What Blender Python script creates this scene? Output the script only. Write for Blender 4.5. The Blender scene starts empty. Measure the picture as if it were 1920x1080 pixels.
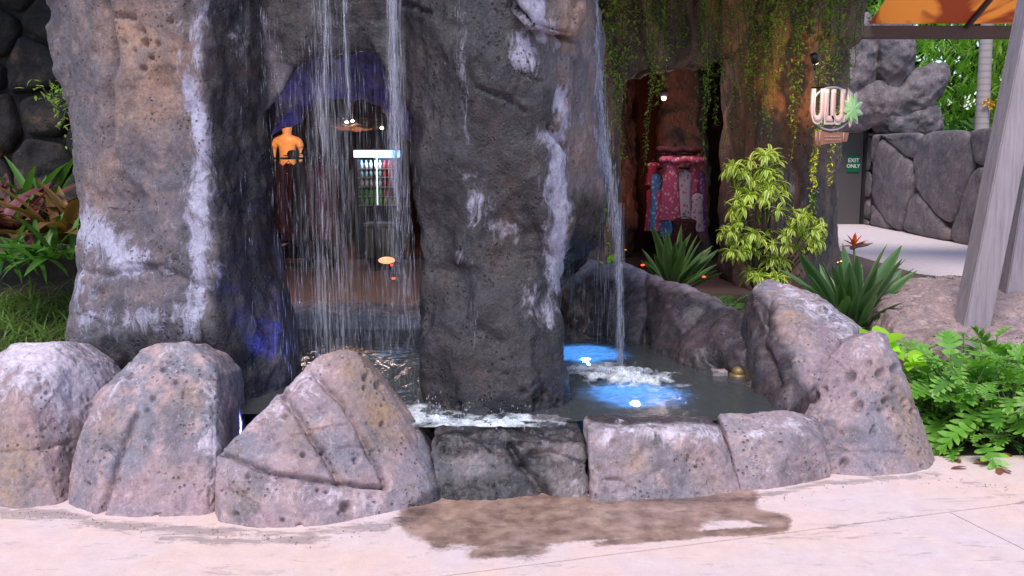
import bpy, bmesh, math, random
import numpy as np
from mathutils import Vector, Matrix, Quaternion

SC = bpy.context.scene
COL = SC.collection
RND = random.Random(11)
R = math.radians

# ------------------------------------------------------------------ camera, world, sun, exposure
F_PX = 1750.0
TH = math.atan(250 / F_PX)
CT, ST = math.cos(TH), math.sin(TH)
EYE = 1.6
cam_d = bpy.data.cameras.new('camera')
cam = bpy.data.objects.new('camera', cam_d)
COL.objects.link(cam)
cam.location = (0, 0, EYE)
cam.rotation_euler = (math.pi / 2 - TH, 0, 0)
cam_d.sensor_width = 36
cam_d.lens = 36 * F_PX / 1920
cam_d.clip_start = 0.05
cam_d.clip_end = 400
SC.camera = cam

SUN_EL, SUN_AZ = 58, 200     # azimuth the light comes from, clockwise from +Y
world = bpy.data.worlds.new('World')
SC.world = world
world.use_nodes = True
wn = world.node_tree.nodes
sky = wn.new('ShaderNodeTexSky')
sky.sky_type = 'NISHITA'
sky.sun_disc = False
sky.sun_elevation = R(SUN_EL)
sky.sun_rotation = R(SUN_AZ)
world.node_tree.links.new(sky.outputs[0], wn['Background'].inputs[0])
wn['Background'].inputs[1].default_value = 0.13
sun_d = bpy.data.lights.new('sun', 'SUN')
sun_d.energy = 1.5
sun_d.angle = R(22)
sun_d.color = (1.0, 0.90, 0.84)
sun = bpy.data.objects.new('sun', sun_d)
COL.objects.link(sun)
_sd = Vector((math.sin(R(SUN_AZ)) * math.cos(R(SUN_EL)), math.cos(R(SUN_AZ)) * math.cos(R(SUN_EL)), math.sin(R(SUN_EL))))
sun.rotation_euler = (-_sd).to_track_quat('-Z', 'Y').to_euler()
SC.view_settings.view_transform = 'Standard'
SC.view_settings.look = 'None'
SC.view_settings.gamma = 1
SC.view_settings.use_curve_mapping = False
SC.view_settings.exposure = 0.8
SC.render.engine = 'CYCLES'
SC.cycles.use_denoising = True
SC.cycles.max_bounces = 8
SC.cycles.transparent_max_bounces = 24
SC.cycles.sample_clamp_indirect = 4
SC.cycles.caustics_reflective = False
SC.cycles.caustics_refractive = False

# ------------------------------------------------------------------ maths helpers
def P(u, v, y):
    a = (u - 960) / F_PX; b = -(v - 540) / F_PX
    s = y / (CT + b * ST)
    return Vector((a * s, y, EYE + s * (-ST + b * CT)))

def G(u, v, z=0.0):
    b = -(v - 540) / F_PX
    s = (z - EYE) / (-ST + b * CT)
    return Vector(((u - 960) / F_PX * s, s * (CT + b * ST), z))

def proj(co):
    d = co - np.array([0, 0, EYE])
    f = np.maximum(d[:, 1] * CT - d[:, 2] * ST, 0.05)
    up = d[:, 1] * ST + d[:, 2] * CT
    return 960 + F_PX * d[:, 0] / f, 540 - F_PX * up / f

_rs = np.random.RandomState(5)
PERM = _rs.permutation(256)
PERM = np.concatenate([PERM, PERM, PERM])
GRAD = _rs.normal(size=(256, 3)); GRAD /= np.linalg.norm(GRAD, axis=1)[:, None]
OFFS = _rs.rand(256, 3)

def perlin(p):
    i = np.floor(p).astype(np.int64); f = p - i
    w = f * f * f * (f * (f * 6 - 15) + 10)
    x, y, z = i[:, 0] & 255, i[:, 1] & 255, i[:, 2] & 255
    out = np.zeros(len(p))
    for a in (0, 1):
        wa = w[:, 0] if a else 1 - w[:, 0]
        pa = PERM[(x + a) & 255]
        for b in (0, 1):
            wb = w[:, 1] if b else 1 - w[:, 1]
            pb = PERM[(pa + y + b) & 255]
            for c in (0, 1):
                wc = w[:, 2] if c else 1 - w[:, 2]
                h = PERM[(pb + z + c) & 255]
                g = GRAD[h]
                out += wa * wb * wc * (g[:, 0] * (f[:, 0] - a) + g[:, 1] * (f[:, 1] - b) + g[:, 2] * (f[:, 2] - c))
    return out

def fbm(p, oct=4, gain=0.5, ridged=False):
    s = np.zeros(len(p)); a = 1.0
    for o in range(oct):
        n = perlin(p * 2 ** o + 17.3 * o)
        if ridged: n = 0.35 - np.abs(n) * 1.6
        s += a * n; a *= gain
    return s

def worley(p):
    i = np.floor(p).astype(np.int64); f = p - i
    f1 = np.full(len(p), 9.0); rid = np.zeros(len(p))
    for a in (-1, 0, 1):
        pa = PERM[(i[:, 0] + a) & 255]
        for b in (-1, 0, 1):
            pb = PERM[(pa + ((i[:, 1] + b) & 255)) & 255]
            for c in (-1, 0, 1):
                h = PERM[(pb + ((i[:, 2] + c) & 255)) & 255]
                o = OFFS[h]
                d = (a + o[:, 0] - f[:, 0]) ** 2 + (b + o[:, 1] - f[:, 1]) ** 2 + (c + o[:, 2] - f[:, 2]) ** 2
                m = d < f1
                f1 = np.where(m, d, f1); rid = np.where(m, h / 255.0, rid)
    return np.sqrt(f1), rid

def polydist(u, v, pl):
    best = np.full(len(u), 1e9)
    if len(pl) == 1:
        return np.hypot(u - pl[0][0], v - pl[0][1])
    for (a, b), (c, d) in zip(pl[:-1], pl[1:]):
        ex, ey = c - a, d - b
        t = np.clip(((u - a) * ex + (v - b) * ey) / (ex * ex + ey * ey + 1e-9), 0, 1)
        best = np.minimum(best, np.hypot(u - a - t * ex, v - b - t * ey))
    return best

# ------------------------------------------------------------------ object helpers
def tag(o, label=None, cat=None, group=None, kind=None):
    if label: o['label'] = label
    if cat: o['category'] = cat
    if group: o['group'] = group
    if kind: o['kind'] = kind
    return o

def empty(name, loc=(0, 0, 0), label=None, cat=None, group=None, kind=None):
    o = bpy.data.objects.new(name, None); COL.objects.link(o)
    o.location = loc; o.empty_display_size = 0.1
    return tag(o, label, cat, group, kind)

def link(name, me, mat=None, parent=None, loc=None, rot=None):
    o = bpy.data.objects.new(name, me); COL.objects.link(o)
    if mat is not None and not me.materials: me.materials.append(mat)
    if parent is not None: o.parent = parent
    if loc is not None: o.location = loc
    if rot is not None: o.rotation_euler = rot
    return o

class MB:
    """collects shapes (world or local coordinates) into one mesh"""
    def __init__(s): s.v = []; s.f = []
    def add(s, vs, fs):
        n = len(s.v); s.v += [tuple(v) for v in vs]; s.f += [tuple(i + n for i in f) for f in fs]; return s
    def box(s, a, b, bev=0.0):
        (x0, y0, z0), (x1, y1, z1) = a, b
        if bev <= 0:
            return s.add([(x0, y0, z0), (x1, y0, z0), (x1, y1, z0), (x0, y1, z0), (x0, y0, z1), (x1, y0, z1), (x1, y1, z1), (x0, y1, z1)],
                         [(0, 3, 2, 1), (4, 5, 6, 7), (0, 1, 5, 4), (1, 2, 6, 5), (2, 3, 7, 6), (3, 0, 4, 7)])
        bm = bmesh.new(); bmesh.ops.create_cube(bm, size=1)
        for v in bm.verts: v.co = ((x0 + x1) / 2 + v.co.x * (x1 - x0), (y0 + y1) / 2 + v.co.y * (y1 - y0), (z0 + z1) / 2 + v.co.z * (z1 - z0))
        bmesh.ops.bevel(bm, geom=bm.edges[:], offset=bev, segments=2, affect='EDGES', profile=0.6)
        return s.bm(bm)
    def bm(s, bm, M=None):
        if M is not None: bm.transform(M)
        bm.verts.index_update()
        s.add([v.co[:] for v in bm.verts], [[v.index for v in f.verts] for f in bm.faces]); bm.free(); return s
    def tube(s, pts, rad, n=8, cap=True):
        pts = [Vector(p) for p in pts]
        rads = rad if isinstance(rad, (list, tuple)) else [rad] * len(pts)
        vs = []; fs = []
        ref = None
        for i, p in enumerate(pts):
            d = (pts[min(i + 1, len(pts) - 1)] - pts[max(i - 1, 0)]).normalized()
            if ref is None: ref = d.orthogonal().normalized()
            a = (ref - d * ref.dot(d)).normalized(); ref = a; b = d.cross(a)
            for k in range(n):
                t = 2 * math.pi * k / n
                vs.append(p + (a * math.cos(t) + b * math.sin(t)) * rads[i])
        for i in range(len(pts) - 1):
            for k in range(n):
                fs.append((i * n + k, i * n + (k + 1) % n, (i + 1) * n + (k + 1) % n, (i + 1) * n + k))
        if cap:
            fs.append(tuple(reversed(range(n)))); fs.append(tuple((len(pts) - 1) * n + k for k in range(n)))
        return s.add(vs, fs)
    def ellipsoid(s, c, r, seg=12, rings=8, rot=None):
        bm = bmesh.new(); bmesh.ops.create_uvsphere(bm, u_segments=seg, v_segments=rings, radius=1)
        M = Matrix.Translation(c) @ (rot.to_matrix().to_4x4() if rot else Matrix()) @ Matrix.Diagonal((r[0], r[1], r[2], 1))
        return s.bm(bm, M)
    def mesh(s, name, mat=None, smooth=True):
        me = bpy.data.meshes.new(name); me.from_pydata(s.v, [], s.f); me.update()
        if smooth: me.polygons.foreach_set('use_smooth', [True] * len(me.polygons))
        if mat: me.materials.append(mat)
        return me
    def build(s, name, mat=None, parent=None, smooth=True, loc=None, bevel=None):
        me = s.mesh(name, mat, smooth)
        if loc is not None:                                   # origin at loc while the shape stays put
            me.transform(Matrix.Translation(-Vector(loc)))
        return link(name, me, None, parent, loc)

def mesh_np(name, co, faces, mat=None, attrs=None, smooth=True):
    """faces: Nx4 or Nx3 int array"""
    me = bpy.data.meshes.new(name)
    k = faces.shape[1]
    me.vertices.add(len(co)); me.vertices.foreach_set('co', co.astype(np.float32).ravel())
    me.loops.add(faces.size); me.loops.foreach_set('vertex_index', faces.ravel().astype(np.int32))
    me.polygons.add(len(faces)); me.polygons.foreach_set('loop_start', np.arange(0, faces.size, k, dtype=np.int32))
    me.polygons.foreach_set('use_smooth', np.full(len(faces), smooth))
    me.update(calc_edges=True)
    for n, a in (attrs or {}).items():
        me.attributes.new(n, 'FLOAT', 'POINT').data.foreach_set('value', a.astype(np.float32))
    if mat: me.materials.append(mat)
    return me

# ------------------------------------------------------------------ material helpers
class NT:
    def __init__(s, name):
        s.m = bpy.data.materials.new(name); s.m.use_nodes = True
        s.t = s.m.node_tree; s.n = s.t.nodes; s.b = s.n['Principled BSDF']; s.out = s.n['Material Output']
    def new(s, typ, **kw):
        n = s.n.new(typ)
        for k, v in kw.items(): setattr(n, k, v)
        return n
    def l(s, a, b): s.t.links.new(a, b)
    def val(s, x): 
        return x
    def setin(s, sock, x):
        if x is None: return
        if hasattr(x, 'is_output'): s.l(x, sock)
        else: sock.default_value = x
    def noise(s, scale, detail=5, rough=0.55, vec=None, dist=0.0):
        n = s.new('ShaderNodeTexNoise'); n.inputs['Scale'].default_value = scale
        n.inputs['Detail'].default_value = detail; n.inputs['Roughness'].default_value = rough
        n.inputs['Distortion'].default_value = dist
        s.l(vec if vec is not None else s.pos(), n.inputs['Vector']); return n.outputs['Fac']
    def pos(s):
        if not hasattr(s, '_p'): s._p = s.new('ShaderNodeNewGeometry').outputs['Position']
        return s._p
    def map(s, vec, scale=(1, 1, 1), loc=(0, 0, 0), rot=(0, 0, 0)):
        n = s.new('ShaderNodeMapping'); n.inputs['Scale'].default_value = scale; n.inputs['Location'].default_value = loc
        n.inputs['Rotation'].default_value = rot; s.l(vec, n.inputs['Vector']); return n.outputs[0]
    def voro(s, scale, vec=None, feature='F1', out='Distance', rnd=1.0):
        n = s.new('ShaderNodeTexVoronoi', feature=feature); n.inputs['Scale'].default_value = scale
        n.inputs['Randomness'].default_value = rnd
        s.l(vec if vec is not None else s.pos(), n.inputs['Vector']); return n.outputs[out]
    def ramp(s, fac, stops, interp='LINEAR'):
        n = s.new('ShaderNodeValToRGB'); n.color_ramp.interpolation = interp
        while len(n.color_ramp.elements) < len(stops): n.color_ramp.elements.new(0.5)
        for e, (p, c) in zip(n.color_ramp.elements, stops):
            e.position = p; e.color = (c, c, c, 1) if isinstance(c, (int, float)) else (*c, 1)
        s.l(fac, n.inputs[0]); return n.outputs[0]
    def mix(s, fac, a, b, mode='MIX'):
        n = s.new('ShaderNodeMix', data_type='RGBA', blend_type=mode)
        s.setin(n.inputs[0], fac)
        for i, x in ((6, a), (7, b)):
            if isinstance(x, tuple): x = (*x, 1) if len(x) == 3 else x
            s.setin(n.inputs[i], x)
        return n.outputs[2]
    def math(s, op, a, b=None, clamp=False):
        n = s.new('ShaderNodeMath', operation=op); n.use_clamp = clamp
        s.setin(n.inputs[0], a); s.setin(n.inputs[1], b) if b is not None else None
        return n.outputs[0]
    def attr(s, name):
        return s.new('ShaderNodeAttribute', attribute_name=name).outputs['Fac']
    def bump(s, h, strength=0.5, dist=0.01, prev=None):
        n = s.new('ShaderNodeBump'); n.inputs['Strength'].default_value = strength; n.inputs['Distance'].default_value = dist
        s.l(h, n.inputs['Height'])
        if prev is not None: s.l(prev, n.inputs['Normal'])
        return n.outputs[0]
    def set(s, **kw):
        for k, v in kw.items():
            s.setin(s.b.inputs[k.replace('_', ' ')], (*v, 1) if isinstance(v, tuple) and len(v) == 3 and k != 'Subsurface_Radius' else v)
        return s.m

def simple(name, col, rough=0.6, metal=0.0, var=0.15, vscale=8, emit=None, es=0.0, bump=0.0, spec=None):
    n = NT(name)
    f = n.noise(vscale, 4)
    c = n.mix(f, tuple(x * (1 - var) for x in col), tuple(min(1, x * (1 + var)) for x in col))
    n.set(Base_Color=c, Roughness=rough, Metallic=metal)
    if bump: n.l(n.bump(n.noise(vscale * 6, 5), 0.4, bump), n.b.inputs['Normal'])
    if emit: n.set(Emission_Color=emit, Emission_Strength=es)
    if spec is not None: n.set(Specular_IOR_Level=spec)
    return n.m

def rock_mat(name, c1, c2, c3, pale=(0.62, 0.58, 0.66), scale=1.0, bumpd=0.012, vstretch=1.0, tanc=(0.42, 0.27, 0.17), wetdark=0.26, wetall=0.0, pit=0.62, tann=0.55):
    n = NT(name)
    p = n.map(n.pos(), (scale, scale, scale * vstretch))
    big = n.noise(2.2, 4, 0.6, p, 0.6)
    mid = n.noise(8.5, 6, 0.62, n.map(p, loc=(3, 7, 1)), 0.5)
    fine = n.noise(42, 7, 0.68, p)
    col = n.mix(n.ramp(big, [(0.38, 0), (0.6, 1)]), c1, c2)
    col = n.mix(n.ramp(mid, [(0.50, 0), (0.64, 1)]), col, c3)
    dk = n.noise(3.6, 6, 0.62, n.map(p, loc=(13, 2, 31)), 0.8)
    col = n.mix(n.math('MULTIPLY', n.ramp(dk, [(0.50, 0), (0.63, 1)]), 0.6), col, tuple(x * 0.5 for x in c2))
    # mottled crust: lighter and darker flecks
    col = n.mix(n.ramp(fine, [(0.34, 0.0), (0.62, 1.0)]), n.mix(1.0, col, (0.76, 0.74, 0.76), 'MULTIPLY'), n.mix(1.0, col, (1.13, 1.12, 1.13), 'MULTIPLY'))
    # fine salt-white scuffs
    scuff = n.ramp(n.noise(17, 8, 0.78, n.map(p, (1, 1, 0.6), (9, 2, 4)), 1.0), [(0.585, 0), (0.66, 1)])
    col = n.mix(n.math('MULTIPLY', scuff, 0.36), col, pale)
    # tan lichen / oxide patches; on the cave front a painted orange glow
    tan_n = n.ramp(n.noise(5, 5, 0.6, n.map(p, loc=(21, 4, 8))), [(0.56, 0), (0.68, 0.5)])
    tan = n.math('ADD', n.math('MULTIPLY', n.attr('tan'), n.ramp(mid, [(0.3, 0.3), (0.6, 1)])), n.math('MULTIPLY', tan_n, tann), clamp=True)
    col = n.mix(tan, col, n.mix(n.ramp(fine, [(0.35, 0), (0.65, 1)]), tuple(x * 0.6 for x in tanc), tanc))
    # pale mineral crust
    pn = n.noise(13, 8, 0.74, n.map(p, (1, 1, 0.5), (2, 12, 5)), 0.8)
    pa = n.attr('pale')
    pm = n.ramp(n.math('ADD', n.math('MULTIPLY', pa, 0.55), n.math('MULTIPLY', n.math('SUBTRACT', pn, 0.5), 2.6)), [(0.30, 0), (0.72, 1)])
    pm = n.math('MULTIPLY', pm, n.ramp(pa, [(0.02, 0), (0.2, 1)]))
    col = n.mix(pm, col, n.mix(n.ramp(fine, [(0.35, 0), (0.6, 1)]), tuple(x * 0.68 for x in pale), pale))
    # small pores, coloured dark for the shade inside them
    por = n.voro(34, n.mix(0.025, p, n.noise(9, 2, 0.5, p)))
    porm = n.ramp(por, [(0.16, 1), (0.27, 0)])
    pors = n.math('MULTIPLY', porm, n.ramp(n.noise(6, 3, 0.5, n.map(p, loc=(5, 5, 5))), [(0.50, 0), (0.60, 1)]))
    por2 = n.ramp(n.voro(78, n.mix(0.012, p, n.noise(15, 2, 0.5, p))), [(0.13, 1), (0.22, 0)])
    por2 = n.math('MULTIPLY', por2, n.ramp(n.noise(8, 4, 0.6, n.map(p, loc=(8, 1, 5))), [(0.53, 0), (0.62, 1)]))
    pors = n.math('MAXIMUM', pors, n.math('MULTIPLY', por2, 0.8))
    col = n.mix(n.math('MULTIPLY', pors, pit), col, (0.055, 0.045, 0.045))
    fleck = n.ramp(n.noise(95, 3, 0.6, n.map(p, loc=(3, 1, 2))), [(0.64, 0), (0.70, 1)])
    col = n.mix(n.math('MULTIPLY', fleck, 0.45), col, pale)
    # wetness; also paints shade on the back rim and humped boulder
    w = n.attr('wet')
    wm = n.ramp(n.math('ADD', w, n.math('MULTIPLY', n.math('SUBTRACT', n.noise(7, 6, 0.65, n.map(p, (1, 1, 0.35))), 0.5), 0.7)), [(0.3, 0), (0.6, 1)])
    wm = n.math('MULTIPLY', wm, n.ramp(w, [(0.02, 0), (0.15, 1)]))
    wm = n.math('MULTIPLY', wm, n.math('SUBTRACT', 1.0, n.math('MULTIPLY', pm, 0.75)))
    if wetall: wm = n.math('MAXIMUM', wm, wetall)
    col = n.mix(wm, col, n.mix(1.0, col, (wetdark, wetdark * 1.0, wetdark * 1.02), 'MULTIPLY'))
    ro = n.mix(wm, (0.9, 0.9, 0.9), n.mix(n.noise(20, 5), (0.12, 0.12, 0.12), (0.42, 0.42, 0.42)))
    n.set(Base_Color=col, Roughness=ro)
    b0 = n.bump(n.noise(15, 8, 0.66, p, 0.3), 0.7, bumpd * 1.3)
    b1 = n.bump(n.noise(70, 6, 0.7, p), 0.9, bumpd * 0.35, b0)
    b2 = n.bump(n.math('MULTIPLY', pors, -1.0), 0.8, bumpd * 0.7, b1)
    n.l(b2, n.b.inputs['Normal'])
    return n.m

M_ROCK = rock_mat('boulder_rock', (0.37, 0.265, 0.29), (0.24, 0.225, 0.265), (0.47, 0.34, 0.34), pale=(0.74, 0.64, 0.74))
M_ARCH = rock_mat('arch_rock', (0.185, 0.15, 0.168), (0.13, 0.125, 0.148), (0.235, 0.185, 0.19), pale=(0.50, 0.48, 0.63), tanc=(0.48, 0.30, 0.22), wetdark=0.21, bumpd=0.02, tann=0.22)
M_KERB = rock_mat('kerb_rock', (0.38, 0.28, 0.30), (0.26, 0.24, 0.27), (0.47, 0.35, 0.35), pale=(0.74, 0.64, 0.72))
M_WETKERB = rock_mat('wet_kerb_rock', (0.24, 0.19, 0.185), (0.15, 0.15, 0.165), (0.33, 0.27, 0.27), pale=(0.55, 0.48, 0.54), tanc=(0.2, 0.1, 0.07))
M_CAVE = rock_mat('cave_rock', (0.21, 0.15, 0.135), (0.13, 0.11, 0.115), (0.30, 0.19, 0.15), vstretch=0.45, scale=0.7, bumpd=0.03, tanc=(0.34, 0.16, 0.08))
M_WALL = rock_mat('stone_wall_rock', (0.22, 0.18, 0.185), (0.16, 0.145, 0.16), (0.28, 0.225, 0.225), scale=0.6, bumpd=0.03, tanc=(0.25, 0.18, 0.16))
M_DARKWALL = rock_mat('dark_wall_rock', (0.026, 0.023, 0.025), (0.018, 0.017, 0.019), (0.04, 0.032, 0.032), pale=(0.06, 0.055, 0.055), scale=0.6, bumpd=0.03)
M_JOINT = simple('joint_mortar', (0.03, 0.027, 0.03), 0.95, bump=0.02)
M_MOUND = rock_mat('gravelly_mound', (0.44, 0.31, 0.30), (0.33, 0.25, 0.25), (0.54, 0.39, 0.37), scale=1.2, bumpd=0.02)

# ------------------------------------------------------------------ rocks
def V3(x, y, z): return Vector((x, y, z))

def hull_bm(pts):
    bm = bmesh.new()
    for p in pts: bm.verts.new(p)
    r = bmesh.ops.convex_hull(bm, input=bm.verts[:])
    junk = [v for v in bm.verts if not v.link_faces]
    if junk: bmesh.ops.delete(bm, geom=junk, context='VERTS')
    bmesh.ops.recalc_face_normals(bm, faces=bm.faces[:])
    return bm

def voxel(hulls, vox, smooth):
    mb = MB()
    for h in hulls: mb.bm(hull_bm(h))
    me = mb.mesh('tmp'); o = bpy.data.objects.new('tmp', me); COL.objects.link(o)
    m = o.modifiers.new('r', 'REMESH'); m.mode = 'VOXEL'; m.voxel_size = vox; m.adaptivity = 0
    s = o.modifiers.new('s', 'SMOOTH'); s.factor = 0.5; s.iterations = smooth
    dg = bpy.context.evaluated_depsgraph_get()
    ev = o.evaluated_get(dg); m2 = ev.to_mesh()
    n = len(m2.vertices); co = np.empty(n * 3, np.float32); m2.vertices.foreach_get('co', co)
    no = np.empty(n * 3, np.float32); m2.vertices.foreach_get('normal', no)
    nf = len(m2.polygons); vi = np.empty(nf * 4, np.int32); m2.loops.foreach_get('vertex_index', vi)
    ev.to_mesh_clear(); bpy.data.objects.remove(o); bpy.data.meshes.remove(me)
    return co.reshape(-1, 3).astype(float), no.reshape(-1, 3).astype(float), vi.reshape(-1, 4)

def rock_shape(hulls, vox=0.008, smooth=10, disp=((0.22, 0.013, 3), (0.05, 0.006, 3)), carve=(), pits=(), rp=None,
               attrs=None, clip=-0.08, seed=0.0, vstretch=1.0, ridge=None, blocks=None, front=True):
    co, no, vi = voxel(hulls, vox, smooth)
    q = co + seed
    q2 = q * np.array([1, 1, vstretch])
    d = np.zeros(len(co))
    for sc, amp, oc in disp: d += amp * fbm(q2 / sc, oc)
    if ridge: d += ridge[1] * fbm(q2 / ridge[0], 3, 0.5, True)
    if blocks:                                     # chipped, faceted relief
        f1, rid = worley(q / blocks[0] + 0.35 * np.stack([perlin(q * 3), perlin(q * 3 + 9), perlin(q * 3 + 19)], 1))
        d += blocks[1] * (rid - 0.5) * np.clip(1.2 - f1 * 1.4, 0, 1)
    u, v = proj(co)
    facing = np.clip(-(no[:, 1] * 0.95 + (-no[:, 2]) * 0.3) * 2.5 + 0.2, 0, 1) if front else np.ones(len(co))
    wob = perlin(q * 14) * 5
    ca = np.zeros(len(co))
    for pl, w, dep in carve:
        dd = polydist(u + wob, v + perlin(q * 14 + 50) * 5, pl)
        g = np.exp(-(dd / (w * .9)) ** 1.6)
        d -= dep * 1.7 * g * facing
        d += dep * 0.12 * np.exp(-((dd - 2.2 * w) / (1.3 * w)) ** 2) * facing
    for pu, pv, r in pits:
        dd = np.hypot(u - pu + wob * .3, v - pv)
        d -= 0.0048 * r * np.exp(-(dd / (r * .95)) ** 4) * facing
    if rp:
        for sc, dep, th in rp:
            f1, rid = worley(q / sc)
            r = 0.10 + 0.22 * rid
            mask = np.clip((perlin(q / (sc * 5)) - 0.0) * 6 + 0.3, 0, 1) * (rid > th)
            d -= dep * np.exp(-(f1 / r) ** 4) * mask
    co = co + no * d[:, None]
    at = {}
    for nm in ('pale', 'wet', 'tan'):
        a = np.zeros(len(co))
        for pl, r, s_ in (attrs or {}).get(nm, ()):
            a = np.maximum(a, s_ * np.exp(-(polydist(u + wob * 2, v, pl) / (r * 1.1)) ** 1.7))
        at[nm] = a
    keep = (co[vi][:, :, 2].max(axis=1) > clip)
    return co, vi[keep], at

def compact(co, f, at):
    used = np.zeros(len(co), bool); used[f.ravel()] = True
    idx = np.cumsum(used) - 1
    return co[used], idx[f], {k: a[used] for k, a in at.items()}

def make_rock(name, label, cat, hulls, mat, parent=None, group=None, base=None, **kw):
    co, f, at = rock_shape(hulls, **kw)
    co, f, at = compact(co, f, at)
    if parent is None:
        b = np.array(base if base is not None else [co[:, 0].mean(), co[:, 1].mean(), max(0.0, co[:, 2].min())])
    else: b = np.zeros(3)
    me = mesh_np(name, co - b, f, mat, at)
    o = link(name, me, None, parent, tuple(b))
    return tag(o, label, cat, group) if parent is None else o

def back(pts, dy, dz=0.0, s=0.9, down=0.0):
    """the same outline further away, slightly shrunk about its centre"""
    pts = [Vector(p) for p in pts]
    c = sum(pts, Vector()) / len(pts)
    return [Vector((c.x + (p.x - c.x) * s, p.y + dy, c.z + (p.z - c.z) * s + dz)) for p in pts]

def ground(u, v, z=-0.12):
    g = G(u, v, 0.0); return Vector((g.x, g.y, z))

# ================================================================== SETTING
n = NT('soil')
n.set(Base_Color=n.mix(n.noise(9, 8, 0.7), (0.05, 0.033, 0.024), (0.13, 0.09, 0.065)), Roughness=0.95)
n.l(n.bump(n.noise(30, 8, 0.7), 0.8, 0.03), n.b.inputs['Normal'])
M_SOIL = n.m
gd = MB(); gd.add([(-90, -20, -0.03), (90, -20, -0.03), (90, 160, -0.03), (-90, 160, -0.03)], [(0, 1, 2, 3)])
tag(gd.build('ground', M_SOIL), kind='structure')

# pavement: broom-finished pinkish concrete with recessed joints and a wet stain in front of the pool
n = NT('pavement_concrete')
p = n.pos()
a = n.noise(1.3, 5, 0.6); b_ = n.noise(11, 8, 0.72)
col = n.mix(n.ramp(a, [(0.38, 0), (0.62, 1)]), (0.84, 0.61, 0.53), (0.79, 0.63, 0.63))
col = n.mix(n.ramp(b_, [(0.3, 0), (0.62, 1)]), n.mix(1.0, col, (0.88, 0.86, 0.87), 'MULTIPLY'), col)
# scraped, stained flecks
fl = n.ramp(n.noise(5.5, 9, 0.78, n.map(p, (0.55, 2.0, 1)), 0.4), [(0.565, 0), (0.64, 1)])
col = n.mix(n.math('MULTIPLY', fl, 0.5), col, (0.30, 0.22, 0.22))
col = n.mix(n.math('MULTIPLY', n.ramp(n.noise(140, 3, .6), [(.62, 0), (.70, 1)]), .4), col, (.25, .19, .18))
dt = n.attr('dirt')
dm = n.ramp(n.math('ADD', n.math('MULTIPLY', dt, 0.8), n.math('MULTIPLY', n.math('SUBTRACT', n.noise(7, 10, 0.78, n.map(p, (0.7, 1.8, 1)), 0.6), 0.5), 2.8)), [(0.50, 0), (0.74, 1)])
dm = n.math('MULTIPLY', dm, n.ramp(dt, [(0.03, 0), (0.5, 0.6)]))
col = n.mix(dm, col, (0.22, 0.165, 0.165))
w = n.attr('wet')
wm = n.ramp(n.math('ADD', w, n.math('MULTIPLY', n.math('SUBTRACT', n.math('ADD', n.noise(4.0, 4, 0.55, n.map(p, (0.8, 1.2, 1))), n.math('MULTIPLY', n.math('SUBTRACT', n.noise(45, 5, .7), .5), .35)), 0.5), 1.7)), [(0.30, 0), (0.56, 1)])
wm = n.math('MULTIPLY', wm, n.ramp(w, [(0.03, 0), (0.2, 1)]))
wc = n.mix(1.0, col, n.mix(n.ramp(n.noise(9, 8, 0.62, p), [(0.36, 0), (0.66, 1)]), (0.27, 0.22, 0.18), (0.66, 0.57, 0.49)), 'MULTIPLY')
col = n.mix(wm, col, wc)
n.set(Base_Color=col, Roughness=n.mix(wm, (0.85,) * 3, n.mix(n.noise(6, 5), (0.16,) * 3, (0.45,) * 3)))
n.l(n.bump(n.noise(60, 8, 0.75), 0.5, 0.004, n.bump(n.noise(6, 5, 0.6), 0.4, 0.012)), n.b.inputs['Normal'])
M_PAVE = n.m

def pave_attrs(x, y):
    co = np.stack([x, y, np.zeros_like(x)], 1)
    u, v = proj(co)
    wetp = [([(785, 968), (960, 965), (1180, 958), (1390, 945)], 34, 1.2), ([(830, 1005), (1000, 1002)], 36, 1.0), ([(1000, 1000), (1180, 992), (1300, 975)], 26, .95),
            ([(1300, 960), (1400, 962), (1470, 982)], 17, .95), ([(1120, 1020), (1300, 1003), (1470, 992)], 9, .8), ([(850, 945), (1380, 940)], 16, 1.0), ([(880, 1040), (960, 1035)], 13, .8)]
    w = np.zeros(len(x))
    for pl, r, s_ in wetp: w = np.maximum(w, s_ * np.exp(-(polydist(u, v, pl) / r) ** 2))
    d = np.zeros(len(x))
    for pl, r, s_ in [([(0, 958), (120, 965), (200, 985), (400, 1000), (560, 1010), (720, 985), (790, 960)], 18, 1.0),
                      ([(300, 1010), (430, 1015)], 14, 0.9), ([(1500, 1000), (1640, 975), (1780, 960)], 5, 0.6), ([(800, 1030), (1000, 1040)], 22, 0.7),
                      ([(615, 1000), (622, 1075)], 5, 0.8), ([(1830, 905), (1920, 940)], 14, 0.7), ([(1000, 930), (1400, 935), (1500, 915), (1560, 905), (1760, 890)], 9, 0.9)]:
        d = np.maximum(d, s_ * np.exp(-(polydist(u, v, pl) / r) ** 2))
    return w, d

pav = empty('pavement', (0, 4, 0), kind='structure')
def clip_poly(poly, nx, ny, c, keep):
    out = []
    for i in range(len(poly)):
        a, b = poly[i], poly[(i + 1) % len(poly)]
        da = (nx * a[0] + ny * a[1] - c) * keep; db = (nx * b[0] + ny * b[1] - c) * keep
        if da >= 0: out.append(a)
        if (da >= 0) != (db >= 0):
            t = da / (da - db); out.append((a[0] + (b[0] - a[0]) * t, a[1] + (b[1] - a[1]) * t))
    return out
def line_of(a, b):
    a, b = G(*a), G(*b); dx, dy = b.x - a.x, b.y - a.y; L = math.hypot(dx, dy)
    nx, ny = -dy / L, dx / L
    return nx, ny, nx * a.x + ny * a.y
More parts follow.
